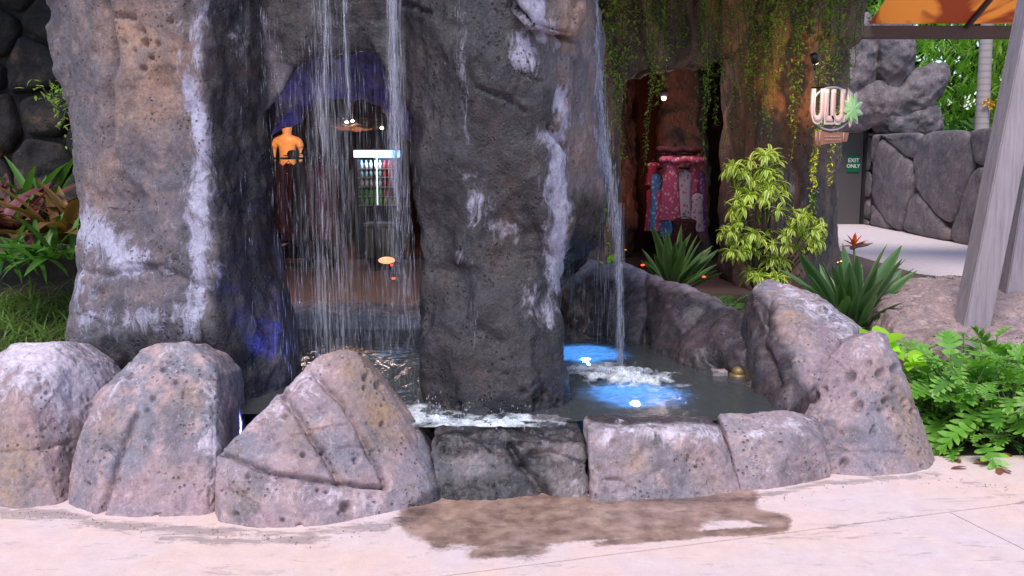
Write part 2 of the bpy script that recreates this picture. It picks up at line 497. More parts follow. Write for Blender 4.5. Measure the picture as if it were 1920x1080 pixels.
# joints: L1 runs along the pool, L2 leaves it to the front right, L3 short one at the left
L1 = line_of((1100, 1046), (1780, 960)); L2 = line_of((1780, 960), (1920, 1030)); L3 = line_of((612, 1000), (626, 1079))
def slab(poly, step=0.02):
    g = 0.003
    bm = bmesh.new()
    vs = [bm.verts.new((x, y, 0)) for x, y in poly]; f = bm.faces.new(vs)
    if f.normal.z < 0: bmesh.ops.reverse_faces(bm, faces=[f])
    xs = [q[0] for q in poly]; ys = [q[1] for q in poly]
    def cuts(lo, hi, a, b, fine, coarse):
        t = lo; 
        while t < hi:
            t += fine if a < t < b else coarse
            yield t
    for t in cuts(min(xs), max(xs), -2.6, 2.9, 0.03, 0.5):
        bmesh.ops.bisect_plane(bm, geom=bm.verts[:] + bm.edges[:] + bm.faces[:], plane_co=(t, 0, 0), plane_no=(1, 0, 0))
    for t in cuts(min(ys), max(ys), 3.1, 5.2, 0.025, 0.5):
        bmesh.ops.bisect_plane(bm, geom=bm.verts[:] + bm.edges[:] + bm.faces[:], plane_co=(0, t, 0), plane_no=(0, 1, 0))
    # sides
    be = [e for e in bm.edges if e.is_boundary]
    r = bmesh.ops.extrude_edge_only(bm, edges=be)
    for v in [x for x in r['geom'] if isinstance(x, bmesh.types.BMVert)]: v.co.z = -0.05
    me = bpy.data.meshes.new('paving_slab'); bm.to_mesh(me); bm.free()
    co = np.empty(len(me.vertices) * 3); me.vertices.foreach_get('co', co); co = co.reshape(-1, 3)
    co[:, 2] += np.where(co[:, 2] > -0.01, 0.0015 * fbm(co / 0.3, 2), 0)
    me.vertices.foreach_set('co', co.ravel())
    w, d = pave_attrs(co[:, 0], co[:, 1])
    for nm, a in (('wet', w), ('dirt', d)): me.attributes.new(nm, 'FLOAT', 'POINT').data.foreach_set('value', a.astype(np.float32))
    me.materials.append(M_PAVE)
    o = link('paving_slab', me, None, pav); o.matrix_parent_inverse = Matrix.Translation((0, -4, 0))
    return o
base = [(-7, -3), (9, -3), (9, 5.05), (2.35, 4.95), (1.6, 4.95), (-1.5, 4.6), (-7, 4.6)]
g = 0.004
# make base convex enough for clipping: rectangle pieces
rect = [(-7, -3), (9, -3), (9, 4.98), (-7, 4.62)]
def off(L, k): return (L[0], L[1], L[2] + k)
s1 = 1 if L1[1] > 0 else -1
far_ = clip_poly(rect, *off(L1, s1 * g), s1); near = clip_poly(rect, *off(L1, -s1 * g), -s1)
slab(far_)
slab(clip_poly(near, *off(L2, g), 1)); slab(clip_poly(near, *off(L2, -g), -1))

# path behind, up to the doors
n = NT('far_path_concrete')
col = n.mix(n.noise(0.8, 6, 0.6), (0.78, 0.63, 0.62), (0.80, 0.74, 0.80)); n.set(Base_Color=n.mix(n.ramp(n.noise(9, 8, .7), [(0.3, 0), (0.6, 1)]), n.mix(1., col, (.85, .84, .85), 'MULTIPLY'), col), Roughness=0.85)
M_PATH = n.m
pth = MB(); pth.add([(2.2, 10.6, 0.0), (14, 10.2, 0.0), (14, 15.4, 0.0), (8.2, 15.6, 0.0), (8.3, 21.9, 0.0), (7.1, 22.2, 0), (2.2, 22.2, 0.0)], [tuple(range(7))])
tag(pth.build('path', M_PATH), kind='structure')
# shop floor seen through the arch and through the cave mouth
n = NT('shop_floor_concrete')
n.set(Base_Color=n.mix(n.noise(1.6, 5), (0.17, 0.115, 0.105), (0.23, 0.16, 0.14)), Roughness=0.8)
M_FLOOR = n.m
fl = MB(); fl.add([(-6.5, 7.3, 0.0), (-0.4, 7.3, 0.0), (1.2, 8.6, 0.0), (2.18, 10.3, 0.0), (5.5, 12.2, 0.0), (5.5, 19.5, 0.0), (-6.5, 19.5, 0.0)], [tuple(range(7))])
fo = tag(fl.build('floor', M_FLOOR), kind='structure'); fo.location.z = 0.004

# ================================================================== POOL WATER
WZ = 0.28
n = NT('pool_water')
n.set(Base_Color=(0.42, 0.46, 0.46), Roughness=0.05, Transmission_Weight=.86, IOR=1.33)
n.l(n.bump(n.noise(26, 4, 0.6, n.map(n.pos(), (1, 1.6, 1))), 0.5, 0.006), n.b.inputs['Normal'])
M_WATER = n.m
wpoly = [(-2.15, 4.72), (-1.0, 4.62), (-0.35, 4.55), (0.35, 4.52), (1.0, 4.53), (1.34, 4.65), (1.52, 4.8), (1.58, 5.2), (1.5, 5.6), (1.35, 6.2), (1.2, 6.8), (1.05, 7.35), (-2.3, 7.3), (-2.3, 5.6)]
def in_poly(x, y, poly):
    ins = np.zeros(len(x), bool)
    for (a, b), (c, d) in zip(poly, poly[1:] + poly[:1]):
        t = ((b > y) != (d > y)) & (x < (c - a) * (y - b) / (d - b + 1e-12) + a); ins ^= t
    return ins
SPL = [(G(1170, 715, WZ), 0.26, 0.020), (G(1110, 690, WZ), 0.25, 0.008), (G(800, 785, WZ), 0.3, 0.016), (G(900, 795, WZ), 0.3, 0.010), (G(660, 700, WZ), 0.5, 0.012)]
xs = np.arange(-2.35, 1.6, 0.014); ys = np.arange(4.45, 7.4, 0.014)
X, Y = np.meshgrid(xs, ys); x = X.ravel(); y = Y.ravel()
q = np.stack([x, y, np.zeros_like(x)], 1)
z = 0.004 * fbm(q / 0.18, 3) + 0.0022 * perlin(q / 0.05)
for c, r, a in SPL:
    rr = np.hypot(x - c.x, y - c.y)
    z += a * np.exp(-(rr / r) ** 2) * (0.6 * np.cos(rr * 52 + 5 * perlin(q * 3)) + 2.2 * perlin(q / 0.06))
m_, k_ = len(ys), len(xs)
idx = np.arange(m_ * k_).reshape(m_, k_)
qf = np.stack([idx[:-1, :-1], idx[:-1, 1:], idx[1:, 1:], idx[1:, :-1]], -1).reshape(-1, 4)
ins = in_poly(x, y, wpoly); qf = qf[ins[qf].all(1)]
co, qf, _ = compact(np.stack([x, y, z + WZ], 1), qf, {})
tag(link('pool_water', mesh_np('pool_water', co, qf, M_WATER)), kind='structure')
n = NT('pool_floor_plaster')
n.set(Base_Color=n.mix(n.noise(5, 6), (0.035, 0.04, 0.04), (0.08, 0.08, 0.075)), Roughness=0.7)
M_PF = n.m
pf = MB(); pf.add([(a, b, 0.012) for a, b in wpoly], [tuple(range(len(wpoly)))])
tag(pf.build('pool_floor', M_PF), kind='structure')

# ================================================================== BOULDERS AND KERB BLOCKS
RP = ((0.04, 0.012, 0.5), (0.11, 0.012, 0.75))
b1 = [ground(-150, 925), ground(-60, 948), ground(30, 958), ground(118, 950), P(-110, 760, 4.4), P(-10, 668, 4.45), P(20, 645, 4.55), P(112, 640, 4.6), P(165, 678, 4.65), P(198, 716, 4.7), P(185, 770, 4.62), P(100, 700, 4.4), P(40, 720, 4.25), P(128, 850, 4.35), ground(150, 900)]
b1 += back(b1, 0.35, -0.03, 0.85)
make_rock('boulder', 'grey boulder with pale lilac top at the left edge, lower right side brownish', 'boulder', [b1], M_ROCK, group='boulders along the front of the pool',
          smooth=3, blocks=(0.26, 0.045), seed=1.3, rp=RP, carve=[([(30, 672), (60, 675), (100, 672)], 3, 0.006), ([(0, 850), (60, 845), (130, 830)], 4, 0.008), ([(0, 745), (40, 700)], 5, 0.006)],
          attrs={'pale': [([(60, 665), (110, 690), (150, 720)], 75, 1.5), ([(80, 730)], 60, .9)], 'tan': [([(20, 830), (20, 910)], 60, 0.7)]})
b2 = [ground(121, 955), ground(180, 972), ground(300, 980), ground(395, 976), ground(440, 930), P(128, 890, 4.2), P(150, 800, 4.25), P(172, 750, 4.35), P(262, 655, 4.5), P(292, 641, 4.52), P(352, 640, 4.55), P(400, 664, 4.6), P(428, 700, 4.65), P(440, 800, 4.55), P(405, 700, 4.42), P(398, 880, 4.15), P(300, 720, 4.3), P(180, 850, 4.12), P(412, 900, 4.2)]
b2 += back(b2, 0.35, -0.03, 0.85)
make_rock('boulder', 'rounded tall grey boulder with a slanting groove, second boulder from the left', 'boulder', [b2], M_ROCK, group='boulders along the front of the pool',
          smooth=3, blocks=(0.28, 0.035), seed=4.1, rp=RP, carve=[([(254, 780), (236, 830), (214, 890), (190, 960)], 6, 0.026), ([(190, 835), (222, 855)], 4, 0.012), ([(398, 700), (402, 800), (396, 950)], 7, 0.008)],
          pits=[(307, 691, 6), (332, 716, 6), (286, 748, 6), (276, 770, 5), (241, 707, 5), (300, 716, 4), (345, 738, 4), (220, 900, 6), (165, 908, 5), (292, 966, 5), (345, 745, 4)],
          attrs={'pale': [([(320, 660), (390, 720), (398, 900)], 34, .62), ([(180, 780), (250, 690)], 22, .6)], 'tan': [([(350, 745)], 30, 0.6), ([(200, 800)], 30, 0.5)]})
b3 = [ground(399, 960), ground(408, 990), ground(500, 1003), ground(600, 998), ground(720, 975), ground(850, 945), P(403, 900, 4.0), P(406, 850, 4.08), P(500, 762, 4.3), P(598, 668, 4.42), P(640, 654, 4.45), P(668, 660, 4.47), P(745, 755, 4.5), P(815, 838, 4.5), P(838, 900, 4.35), P(650, 780, 4.2), P(540, 880, 3.98), P(450, 900, 3.95), P(800, 880, 4.3)]
b3 += back(b3, 0.4, -0.03, 0.82)
make_rock('boulder', 'big triangular boulder with deep V-shaped cracks in front of the waterfall', 'boulder', [b3], M_ROCK, group='boulders along the front of the pool',
          smooth=3, vox=0.007, blocks=(0.24, 0.025), seed=7.7, rp=((0.04, 0.010, 0.6),),
          carve=[([(403, 845), (450, 862), (520, 890), (640, 908), (722, 914)], 4.5, 0.026), ([(530, 742), (565, 790), (600, 840), (638, 904)], 7, 0.028), ([(590, 705), (640, 750), (672, 800), (700, 860), (724, 910)], 6, 0.024),
                 ([(565, 780), (600, 770), (640, 800)], 5, 0.006), ([(600, 845), (650, 838), (690, 835)], 4, 0.006), ([(690, 795), (740, 800)], 4, 0.006), ([(425, 920), (470, 940), (500, 985)], 7, 0.010)],
          pits=[(711, 722, 8), (686, 708, 7), (684, 728, 5), (535, 778, 6), (649, 951, 11), (637, 963, 5), (568, 851, 6), (562, 985, 6), (522, 832, 4), (606, 845, 4), (666, 862, 5), (700, 845, 4), (720, 898, 4), (463, 892, 5), (443, 851, 4), (595, 920, 4), (611, 923, 3), (440, 965, 6), (530, 975, 5), (718, 794, 5)],
          attrs={'pale': [([(480, 780), (600, 700)], 30, .7), ([(430, 880), (560, 930), (700, 940)], 26, .6)], 'tan': [([(670, 690), (720, 780)], 45, 0.85), ([(560, 820)], 30, 0.6), ([(450, 930)], 30, .4)],
                 'wet': [([(835, 850), (850, 930), (800, 960)], 34, 1.0), ([(780, 790), (820, 850)], 10, .8)]})
k1 = [ground(815, 945), ground(1103, 940), P(808, 850, 4.36), P(812, 832, 4.42), P(960, 822, 4.33), P(1095, 830, 4.33), P(1100, 900, 4.28), P(820, 915, 4.32), V3(-.38, 4.56, .285), V3(0, 4.58, .295), V3(.34, 4.56, .29), V3(-.38, 4.72, .2), V3(.34, 4.72, .2), Vector((-.4, 4.66, 0)), Vector((.34, 4.66, 0))]
make_rock('kerb_block', 'dark wet block of the low pool rim, under the waterfall pillar', 'rock', [k1], M_WETKERB, group='rim blocks along the front of the pool',
          smooth=8, vox=0.008, seed=2.2, rp=((0.045, 0.014, 0.35), (0.1, 0.018, 0.5)), disp=((0.16, 0.045, 3), (0.05, 0.010, 3)), blocks=(0.14, 0.05), clip=-0.05,
          carve=[([(950, 830), (985, 880), (1030, 940)], 10, 0.03), ([(1000, 850), (1060, 845)], 9, .02)],
          attrs={'pale': [([(1060, 890), (1085, 925)], 26, .95), ([(860, 850), (1050, 830)], 22, .35)], 'wet': [([(840, 830), (1100, 810)], 26, .9), ([(840, 930), (1000, 925)], 40, .9), ([(980, 850)], 60, .7)]})
k2 = [ground(1112, 948), ground(1250, 942), ground(1398, 926), P(1102, 800, 4.32), P(1108, 900, 4.26), P(1150, 803, 4.3), P(1300, 812, 4.32), P(1352, 830, 4.38), P(1392, 900, 4.38), P(1105, 786, 4.5), P(1240, 783, 4.62), P(1330, 790, 4.66), P(1360, 805, 4.6), V3(.36, 4.55, .298), V3(.98, 4.56, .30), V3(.36, 4.66, .15), V3(1.0, 4.68, .15), Vector((.36, 4.66, 0)), Vector((1.03, 4.68, 0))]
make_rock('kerb_block', 'pale grey block of the low pool rim with a white splash on its top edge', 'rock', [k2], M_KERB, group='rim blocks along the front of the pool',
          smooth=9, vox=0.008, seed=9.1, rp=((0.045, 0.012, 0.35), (0.1, 0.014, 0.5)), disp=((0.2, 0.02, 3), (0.05, 0.008, 3)), clip=-0.05, carve=[([(1130, 900), (1165, 902)], 5, 0.015)],
          attrs={'pale': [([(1130, 830), (1150, 805), (1340, 815)], 20, 0.9), ([(1130, 860), (1150, 920)], 30, .5)], 'tan': [([(1190, 870)], 22, .6), ([(1330, 900)], 30, .4)], 'wet': [([(1110, 785), (1340, 788)], 10, .9)]})
k3 = [ground(1402, 925), ground(1480, 915), ground(1560, 897), P(1362, 812, 4.42), P(1398, 880, 4.38), P(1400, 822, 4.4), P(1500, 812, 4.45), P(1538, 830, 4.5), P(1556, 880, 4.5), P(1370, 800, 4.55), P(1440, 786, 4.7), P(1500, 776, 4.8), P(1530, 780, 4.8), P(1545, 810, 4.7), V3(1.04, 4.58, .305), V3(1.40, 4.70, .292), V3(1.05, 4.7, .15), V3(1.45, 4.86, .15), Vector((1.05, 4.72, 0)), Vector((1.5, 4.9, 0))]
make_rock('kerb_block', 'smooth rounded rim block between the pale block and the tall right boulder', 'rock', [k3], M_KERB, group='rim blocks along the front of the pool',
          smooth=10, vox=0.008, seed=3.4, rp=((0.045, 0.010, 0.45),), disp=((0.2, 0.02, 3), (0.05, 0.006, 3)), clip=-0.05,
          attrs={'pale': [([(1400, 815), (1510, 790)], 18, .8), ([(1440, 860), (1440, 900)], 14, .5)]})
b4 = [ground(1550, 898), ground(1640, 902), ground(1720, 895), ground(1766, 884), P(1478, 775, 4.95), P(1492, 742, 5.0), P(1560, 665, 5.0), P(1592, 634, 5.02), P(1640, 619, 5.05), P(1664, 625, 5.05), P(1690, 690, 5.0), P(1730, 790, 4.9), P(1756, 868, 4.75), P(1640, 680, 4.82), P(1555, 850, 4.6), P(1620, 760, 4.68), P(1540, 800, 4.7), Vector((1.5, 4.95, 0)), P(1480, 790, 4.9)]
b4 += back(b4, 0.35, -0.03, 0.85)
make_rock('boulder', 'tall pitted boulder at the right end of the pool rim beside the leafy bush', 'boulder', [b4], M_ROCK, group='boulders along the front of the pool',
          smooth=3, blocks=(0.25, 0.03), seed=5.5, rp=((0.04, 0.010, 0.5),), carve=[([(1545, 845), (1640, 848), (1700, 850)], 3, .006), ([(1640, 690), (1600, 720)], 7, .006)],
          pits=[(1678, 692, 9), (1653, 702, 11), (1608, 758, 11), (1663, 752, 8), (1697, 751, 5), (1677, 730, 6), (1678, 768, 5), (1720, 757, 5), (1582, 867, 9), (1638, 811, 8), (1627, 681, 6), (1599, 736, 6), (1695, 693, 5), (1712, 770, 5), (1650, 770, 5), (1628, 778, 4), (1640, 800, 5), (1688, 822, 5), (1725, 850, 5), (1728, 875, 5), (1520, 740, 12), (1543, 728, 6), (1700, 762, 4), (1668, 785, 4), (1577, 812, 5), (1593, 703, 10)],
          attrs={'pale': [([(1600, 650), (1650, 640)], 22, .6)], 'tan': [([(1690, 740), (1730, 850)], 34, .55), ([(1640, 700)], 25, .4)]})

# back rim of the pool: one wall of rock, then the big humped boulder
ra = [P(1040, 492, 7.5), P(1085, 488, 7.4), P(1150, 492, 7.2), P(1222, 512, 6.95), V3(.4, 7.35, 0), V3(.5, 7.0, .25), G(1200, 648, WZ), V3(.9, 6.6, 0), P(1150, 492, 7.6), P(1222, 520, 7.4), V3(.4, 7.7, 0), V3(1.3, 7.4, 0), P(1120, 560, 7.0), P(1200, 560, 6.75)]
rb = [P(1215, 510, 6.95), P(1300, 543, 6.45), P(1350, 566, 6.2), V3(.95, 6.6, 0), G(1215, 655, WZ), G(1310, 698, WZ), P(1260, 590, 6.25), P(1340, 640, 5.9), V3(1.17, 5.78, 0), P(1300, 545, 6.8), P(1350, 566, 6.6), V3(1.5, 6.7, 0), V3(1.7, 6.1, 0)]
rc = [P(1330, 560, 6.25), P(1400, 590, 6.0), P(1410, 640, 5.6), V3(1.12, 5.85, 0), G(1305, 695, WZ), G(1410, 730, WZ), V3(1.36, 5.3, 0), P(1400, 590, 6.4), V3(1.8, 6.1, 0), V3(1.8, 5.6, 0)]
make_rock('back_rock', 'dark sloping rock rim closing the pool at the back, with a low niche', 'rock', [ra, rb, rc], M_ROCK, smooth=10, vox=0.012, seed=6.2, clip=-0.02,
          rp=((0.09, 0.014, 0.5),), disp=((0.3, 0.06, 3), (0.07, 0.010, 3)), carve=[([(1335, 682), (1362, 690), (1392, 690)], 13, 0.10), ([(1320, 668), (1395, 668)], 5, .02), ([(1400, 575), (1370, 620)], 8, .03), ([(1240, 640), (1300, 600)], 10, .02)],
          attrs={'wet': [([(1100, 620), (1220, 640), (1420, 720), (1480, 760)], 70, 1.3), ([(1120, 570), (1230, 590), (1390, 640)], 50, 1.3)], 'tan': [([(1090, 560)], 60, .3)]})  # wet mask also paints the shade below the overhanging crest
rd = [P(1392, 568, 5.85), P(1405, 538, 5.85), P(1440, 522, 5.9), P(1490, 530, 5.85), P(1560, 575, 5.6), P(1600, 612, 5.4), P(1600, 650, 5.2), G(1412, 735, WZ), G(1478, 772, WZ), V3(1.34, 5.25, 0), V3(1.45, 4.85, 0), P(1430, 600, 5.4), P(1500, 620, 5.15), P(1490, 745, 4.85), P(1450, 530, 6.3), P(1560, 580, 6.1), P(1615, 620, 5.8), V3(2.0, 6.2, 0), V3(2.0, 5.3, 0), V3(1.7, 5.05, 0), P(1545, 650, 5.1)]
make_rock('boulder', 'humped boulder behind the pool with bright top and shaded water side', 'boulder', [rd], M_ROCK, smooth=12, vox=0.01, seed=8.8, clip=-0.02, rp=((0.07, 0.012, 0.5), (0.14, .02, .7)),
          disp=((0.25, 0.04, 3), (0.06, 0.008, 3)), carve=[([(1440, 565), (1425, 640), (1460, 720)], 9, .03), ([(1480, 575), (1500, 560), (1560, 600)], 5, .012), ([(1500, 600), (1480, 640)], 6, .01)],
          attrs={'pale': [([(1470, 540), (1560, 590), (1590, 630)], 22, .85)], 'tan': [([(1480, 600)], 40, .5)], 'wet': [([(1395, 600), (1420, 680), (1470, 765)], 50, 1.4)]})  # wet mask also darkens the water side for its shade
# rim seen through the arch
re_ = [P(470, 588, 7.0), P(540, 584, 7.0), P(640, 594, 7.0), P(720, 590, 7.0), P(800, 594, 7.0), V3(-2.4, 7.0, 0), V3(-.5, 7.0, 0), V3(-2.4, 7.5, .42), V3(-.5, 7.5, .42), V3(-2.4, 7.6, 0), V3(-.5, 7.6, 0)]
make_rock('rock_ledge', 'low pale rock ledge behind the water curtain, seen through the arch', 'rock', [re_], M_KERB, smooth=6, vox=0.014, seed=3.9, clip=-0.02, disp=((0.2, 0.05, 3), (0.06, 0.02, 3)),
          attrs={'pale': [([(500, 604), (800, 610)], 26, 1.5)]})

# ================================================================== WATERFALL ARCH
lp = [P(92, -260, 5.7), P(98, 60, 5.65), P(108, 115, 5.55), P(150, 265, 5.45), P(150, 400, 5.4), P(190, -260, 5.2), P(205, 60, 5.15), P(208, 300, 5.12), P(360, -260, 4.95), P(372, 60, 4.98), P(385, 300, 4.95), P(395, 500, 4.9), P(500, -260, 5.3), P(498, 100, 5.3), P(496, 300, 5.3), P(505, 520, 5.3), P(500, 100, 6.3), P(500, 520, 6.3), P(480, -260, 6.3), P(200, -260, 6.3), P(190, 500, 6.2)]
lp2 = [P(150, 380, 5.45), P(143, 500, 5.35), P(124, 640, 5.2), V3(-2.5, 5.15, 0), P(205, 380, 5.12), P(170, 520, 5.05), P(395, 400, 4.93), P(400, 640, 4.85), V3(-1.55, 4.85, 0), P(500, 400, 5.3), P(525, 600, 5.25), P(520, 720, 5.1), V3(-1.28, 5.1, 0), P(510, 450, 6.1), V3(-1.35, 6.1, 0), V3(-2.3, 6.2, 0), P(170, 400, 6.2)]
rp1 = [P(762, 60, 5.15), P(768, 200, 5.1), P(781, 400, 5.05), P(791, 500, 5.0), P(800, -260, 5.0), P(1010, -260, 4.8), P(1012, 100, 4.82), P(1022, 400, 4.85), P(1072, -260, 5.0), P(1076, 200, 5.0), P(1068, 400, 5.0), P(1050, 520, 4.98), P(880, 100, 4.88), P(890, 500, 4.82), P(785, 100, 6.1), P(812, 500, 5.9), P(1040, -260, 6.2), P(1040, 500, 5.7), P(785, -260, 6.3)]
rp2 = [P(789, 480, 5.02), P(797, 640, 4.98), P(803, 780, 4.85), V3(-.41, 4.82, 0), P(870, 770, 4.7), V3(-.25, 4.68, 0), P(1000, 775, 4.66), V3(.12, 4.66, 0), P(1062, 770, 4.8), V3(.3, 4.82, 0), P(1052, 640, 4.85), P(1048, 480, 4.98), P(900, 480, 4.84), P(1000, 480, 4.84), P(800, 500, 5.8), P(1030, 500, 5.6), V3(-.35, 5.7, 0), V3(.22, 5.5, 0)]
side = [P(1060, -260, 5.05), P(1110, -260, 5.9), P(1120, 60, 5.85), P(1136, 220, 5.85), P(1143, 330, 5.9), P(1118, 450, 6.2), P(1070, 200, 5.05), P(1060, 420, 5.1), P(1080, 470, 6.6), P(1040, 560, 7.1), P(1090, -260, 7.3), P(1100, 300, 7.3), P(960, -260, 6.5), P(960, 500, 6.9), P(1085, 500, 7.4)]
lint = [P(470, -260, 5.25), P(800, -260, 5.05), P(480, 75, 5.35), P(545, 48, 5.3), P(620, 36, 5.25), P(690, 36, 5.22), P(745, 50, 5.2), P(800, 90, 5.15), P(470, 110, 5.4), P(480, 80, 6.3), P(620, 40, 6.2), P(800, 80, 6.2), P(480, -260, 6.5), P(800, -260, 6.4)]
brow = [P(940, -260, 4.7), P(960, 20, 4.72), P(1000, 55, 4.7), P(1070, 68, 4.85), P(1085, 20, 4.9), P(1070, -260, 4.9), P(940, -260, 5.4), P(1070, 60, 5.4), P(950, 20, 5.3)]
lc1 = [P(470, 40, 5.3), P(470, 250, 5.35), P(505, 210, 5.3), P(535, 130, 5.3), P(585, 78, 5.28), P(600, 20, 5.25), P(470, 200, 6.0), P(560, 80, 6.0), P(470, 40, 6.0)]
lc2 = [P(800, 40, 5.15), P(800, 260, 5.2), P(768, 190, 5.15), P(740, 120, 5.18), P(695, 78, 5.2), P(690, 20, 5.2), P(800, 200, 5.9), P(700, 80, 5.9), P(800, 40, 5.9)]
topc = [V3(-3.0, 5.3, 2.9), V3(.9, 4.9, 2.9), V3(-2.9, 8.4, 2.9), V3(.7, 8.4, 2.9), V3(-2.8, 5.2, 3.5), V3(.8, 5.2, 3.6), V3(-2.8, 8.2, 3.6), V3(.6, 8.2, 3.6)]
co, f, at = rock_shape([lp, lp2, rp1, rp2, side, lint, lc1, lc2, brow, topc], vox=0.0135, smooth=7, seed=12.6, clip=-0.02, vstretch=0.7,
    disp=((0.5, 0.085, 4), (0.11, 0.016, 4)), ridge=(0.33, 0.022), blocks=(0.30, 0.045), rp=((0.05, 0.010, 0.45), (0.12, 0.012, 0.7)),
    carve=[([(960, 10), (1000, 48), (1040, 62), (1072, 72)], 7, .05), ([(760, 8), (800, 24)], 5, .02), ([(900, 165), (950, 185), (985, 210)], 3.5, .016), ([(955, 100), (975, 135), (1010, 155)], 3.5, .012), ([(1030, 240), (1070, 290)], 5, .025),
           ([(200, 0), (205, 120), (203, 260), (208, 300)], 9, .035), ([(96, 60), (110, 120)], 5, .01), ([(350, 0), (352, 140), (346, 300)], 8, .015), ([(1078, 0), (1080, 200), (1068, 400)], 8, .02),
           ([(210, 28), (250, 35)], 5, .02), ([(145, 505), (190, 520), (300, 500), (380, 540)], 7, .015), ([(985, 400), (1010, 440), (1030, 480)], 10, .015), ([(820, 505), (850, 515)], 12, .012), ([(900, 620), (940, 640)], 12, .012)],
    pits=[(270, 82, 9), (268, 58, 6), (300, 83, 7), (285, 108, 7), (268, 130, 7), (230, 78, 5), (250, 95, 5), (325, 42, 6), (455, 405, 9), (440, 362, 6), (980, 735, 6), (1010, 755, 7), (1052, 755, 5), (860, 760, 6), (870, 175, 6), (836, 115, 5), (1003, 720, 4), (1025, 740, 5), (950, 700, 4), (990, 760, 4)],
    attrs={'pale': [([(385, 0), (365, 60), (360, 130)], 22, .8), ([(352, 160), (380, 260), (372, 350), (375, 440), (380, 540), (350, 620)], 22, 1.5), ([(155, 425), (190, 450), (235, 480)], 38, 1.4), ([(150, 520), (160, 600)], 20, .9), ([(200, 600), (350, 600)], 28, .75),
                    ([(990, 0), (1020, 50)], 30, 1.5), ([(975, 80), (985, 120)], 22, 1.6), ([(1050, 180), (1060, 230)], 18, 1.5), ([(1035, 260), (1045, 380), (1040, 470), (1045, 530)], 20, 1.8), ([(900, 380), (920, 420), (960, 430)], 24, .9), ([(868, 0), (872, 200), (880, 420)], 10, .6), ([(850, 160), (870, 200)], 16, .4), ([(1000, 560), (1030, 590)], 26, 1.0), ([(860, 480), (880, 490)], 16, .7), ([(430, 60), (450, 100)], 20, .6), ([(1110, 60), (1135, 260), (1140, 360)], 14, 1.1)],
           'tan': [([(250, 60), (300, 120), (270, 180)], 60, 1.0), ([(190, 300), (180, 380)], 26, .5), ([(1060, 60), (1075, 20)], 28, .9), ([(1100, 250), (1090, 400)], 30, .5), ([(1060, 150), (1050, 280)], 16, .5), ([(960, 350), (940, 500)], 20, .6), ([(900, 700)], 30, .3), ([(830, 540)], 20, .5), ([(470, 130)], 24, .4), ([(1000, 30)], 20, .3)],
           'wet': [([(445, -50), (455, 300), (455, 700)], 55, 1.2), ([(560, -20), (740, 60)], 120, 1.2), ([(850, -20), (860, 300), (870, 760)], 160, 1.3), ([(960, 200), (960, 700)], 80, 1.2), ([(220, 680), (400, 660)], 60, .9), ([(1080, 420), (1080, 700)], 60, 1.), ([(1000, 640), (1040, 760)], 60, 1.)]})
arch = empty('waterfall_arch', (-0.8, 5.4, 0), 'tall dark rock arch with two pillars that the water falls over', 'rock arch')
cen = co[f].mean(axis=1)
uu, vv = proj(cen)
sel_l = (uu < 505) & (cen[:, 0] < -1.0)
lint_sel = (cen[:, 2] > 2.15) & (uu > 505) & (uu < 760) | (cen[:, 2] > 2.95)
sel_l &= ~lint_sel
sel_r = ~(sel_l | lint_sel)
for nm, s_ in (('pillar', sel_l), ('pillar', sel_r), ('lintel', lint_sel)):
    c2, f2, a2 = compact(co, f[s_], at)
    o = link(nm, mesh_np(nm, c2 - np.array([-0.8, 5.4, 0]), f2, M_ARCH, a2), None, arch)
for o, lb in zip([c for c in COL.objects if c.parent == arch], ('left pillar, drier with a blue-white mineral streak', 'right pillar, dark and wet with white drips', 'wet lintel of the arch')): o['label'] = lb

# ================================================================== CAVE BUILDING BEHIND
def cave(name, label, hulls, mat, **kw):
    d_ = dict(vox=0.045, smooth=4, disp=((0.9, 0.22, 4), (0.2, 0.05, 3)), clip=-0.02, front=False)
    d_.update(kw)
    return make_rock(name, label, 'rock wall', hulls, mat, **d_)
def bx(x0, x1, y0, y1, z0, z1): return [V3(x, y, z) for x in (x0, x1) for y in (y0, y1) for z in (z0, z1)]
# inner doorway right behind the arch (its brow is what the blue lamp lights)
dw = [bx(-3.7, -2.55, 8.4, 9.1, 0, 4.6), bx(-0.65, 0.62, 8.4, 9.1, 0, 4.6),
      [P(440, 180, 8.4), P(440, -300, 8.4), P(820, 170, 8.4), P(640, 168, 8.1), P(820, -300, 8.4), P(440, 180, 9.1), P(440, -300, 9.1), P(820, 175, 9.1), P(820, -300, 9.1), P(650, 60, 7.8)],
      [P(440, 120, 8.4), P(440, 300, 8.4), P(500, 268, 8.2), P(560, 205, 8.3), P(600, 150, 8.4), P(440, 300, 9.0), P(560, 205, 9.0)],
      [P(840, 120, 8.4), P(840, 300, 8.4), P(775, 262, 8.2), P(735, 205, 8.3), P(690, 150, 8.4), P(840, 300, 9.0), P(735, 205, 9.0)]]
cave('shop_front_rock', 'shadowed rock doorway behind the waterfall arch, its brow lit blue', dw, M_CAVE, vox=0.04, seed=3.0, disp=((0.5, 0.20, 4), (0.15, .05, 3)))
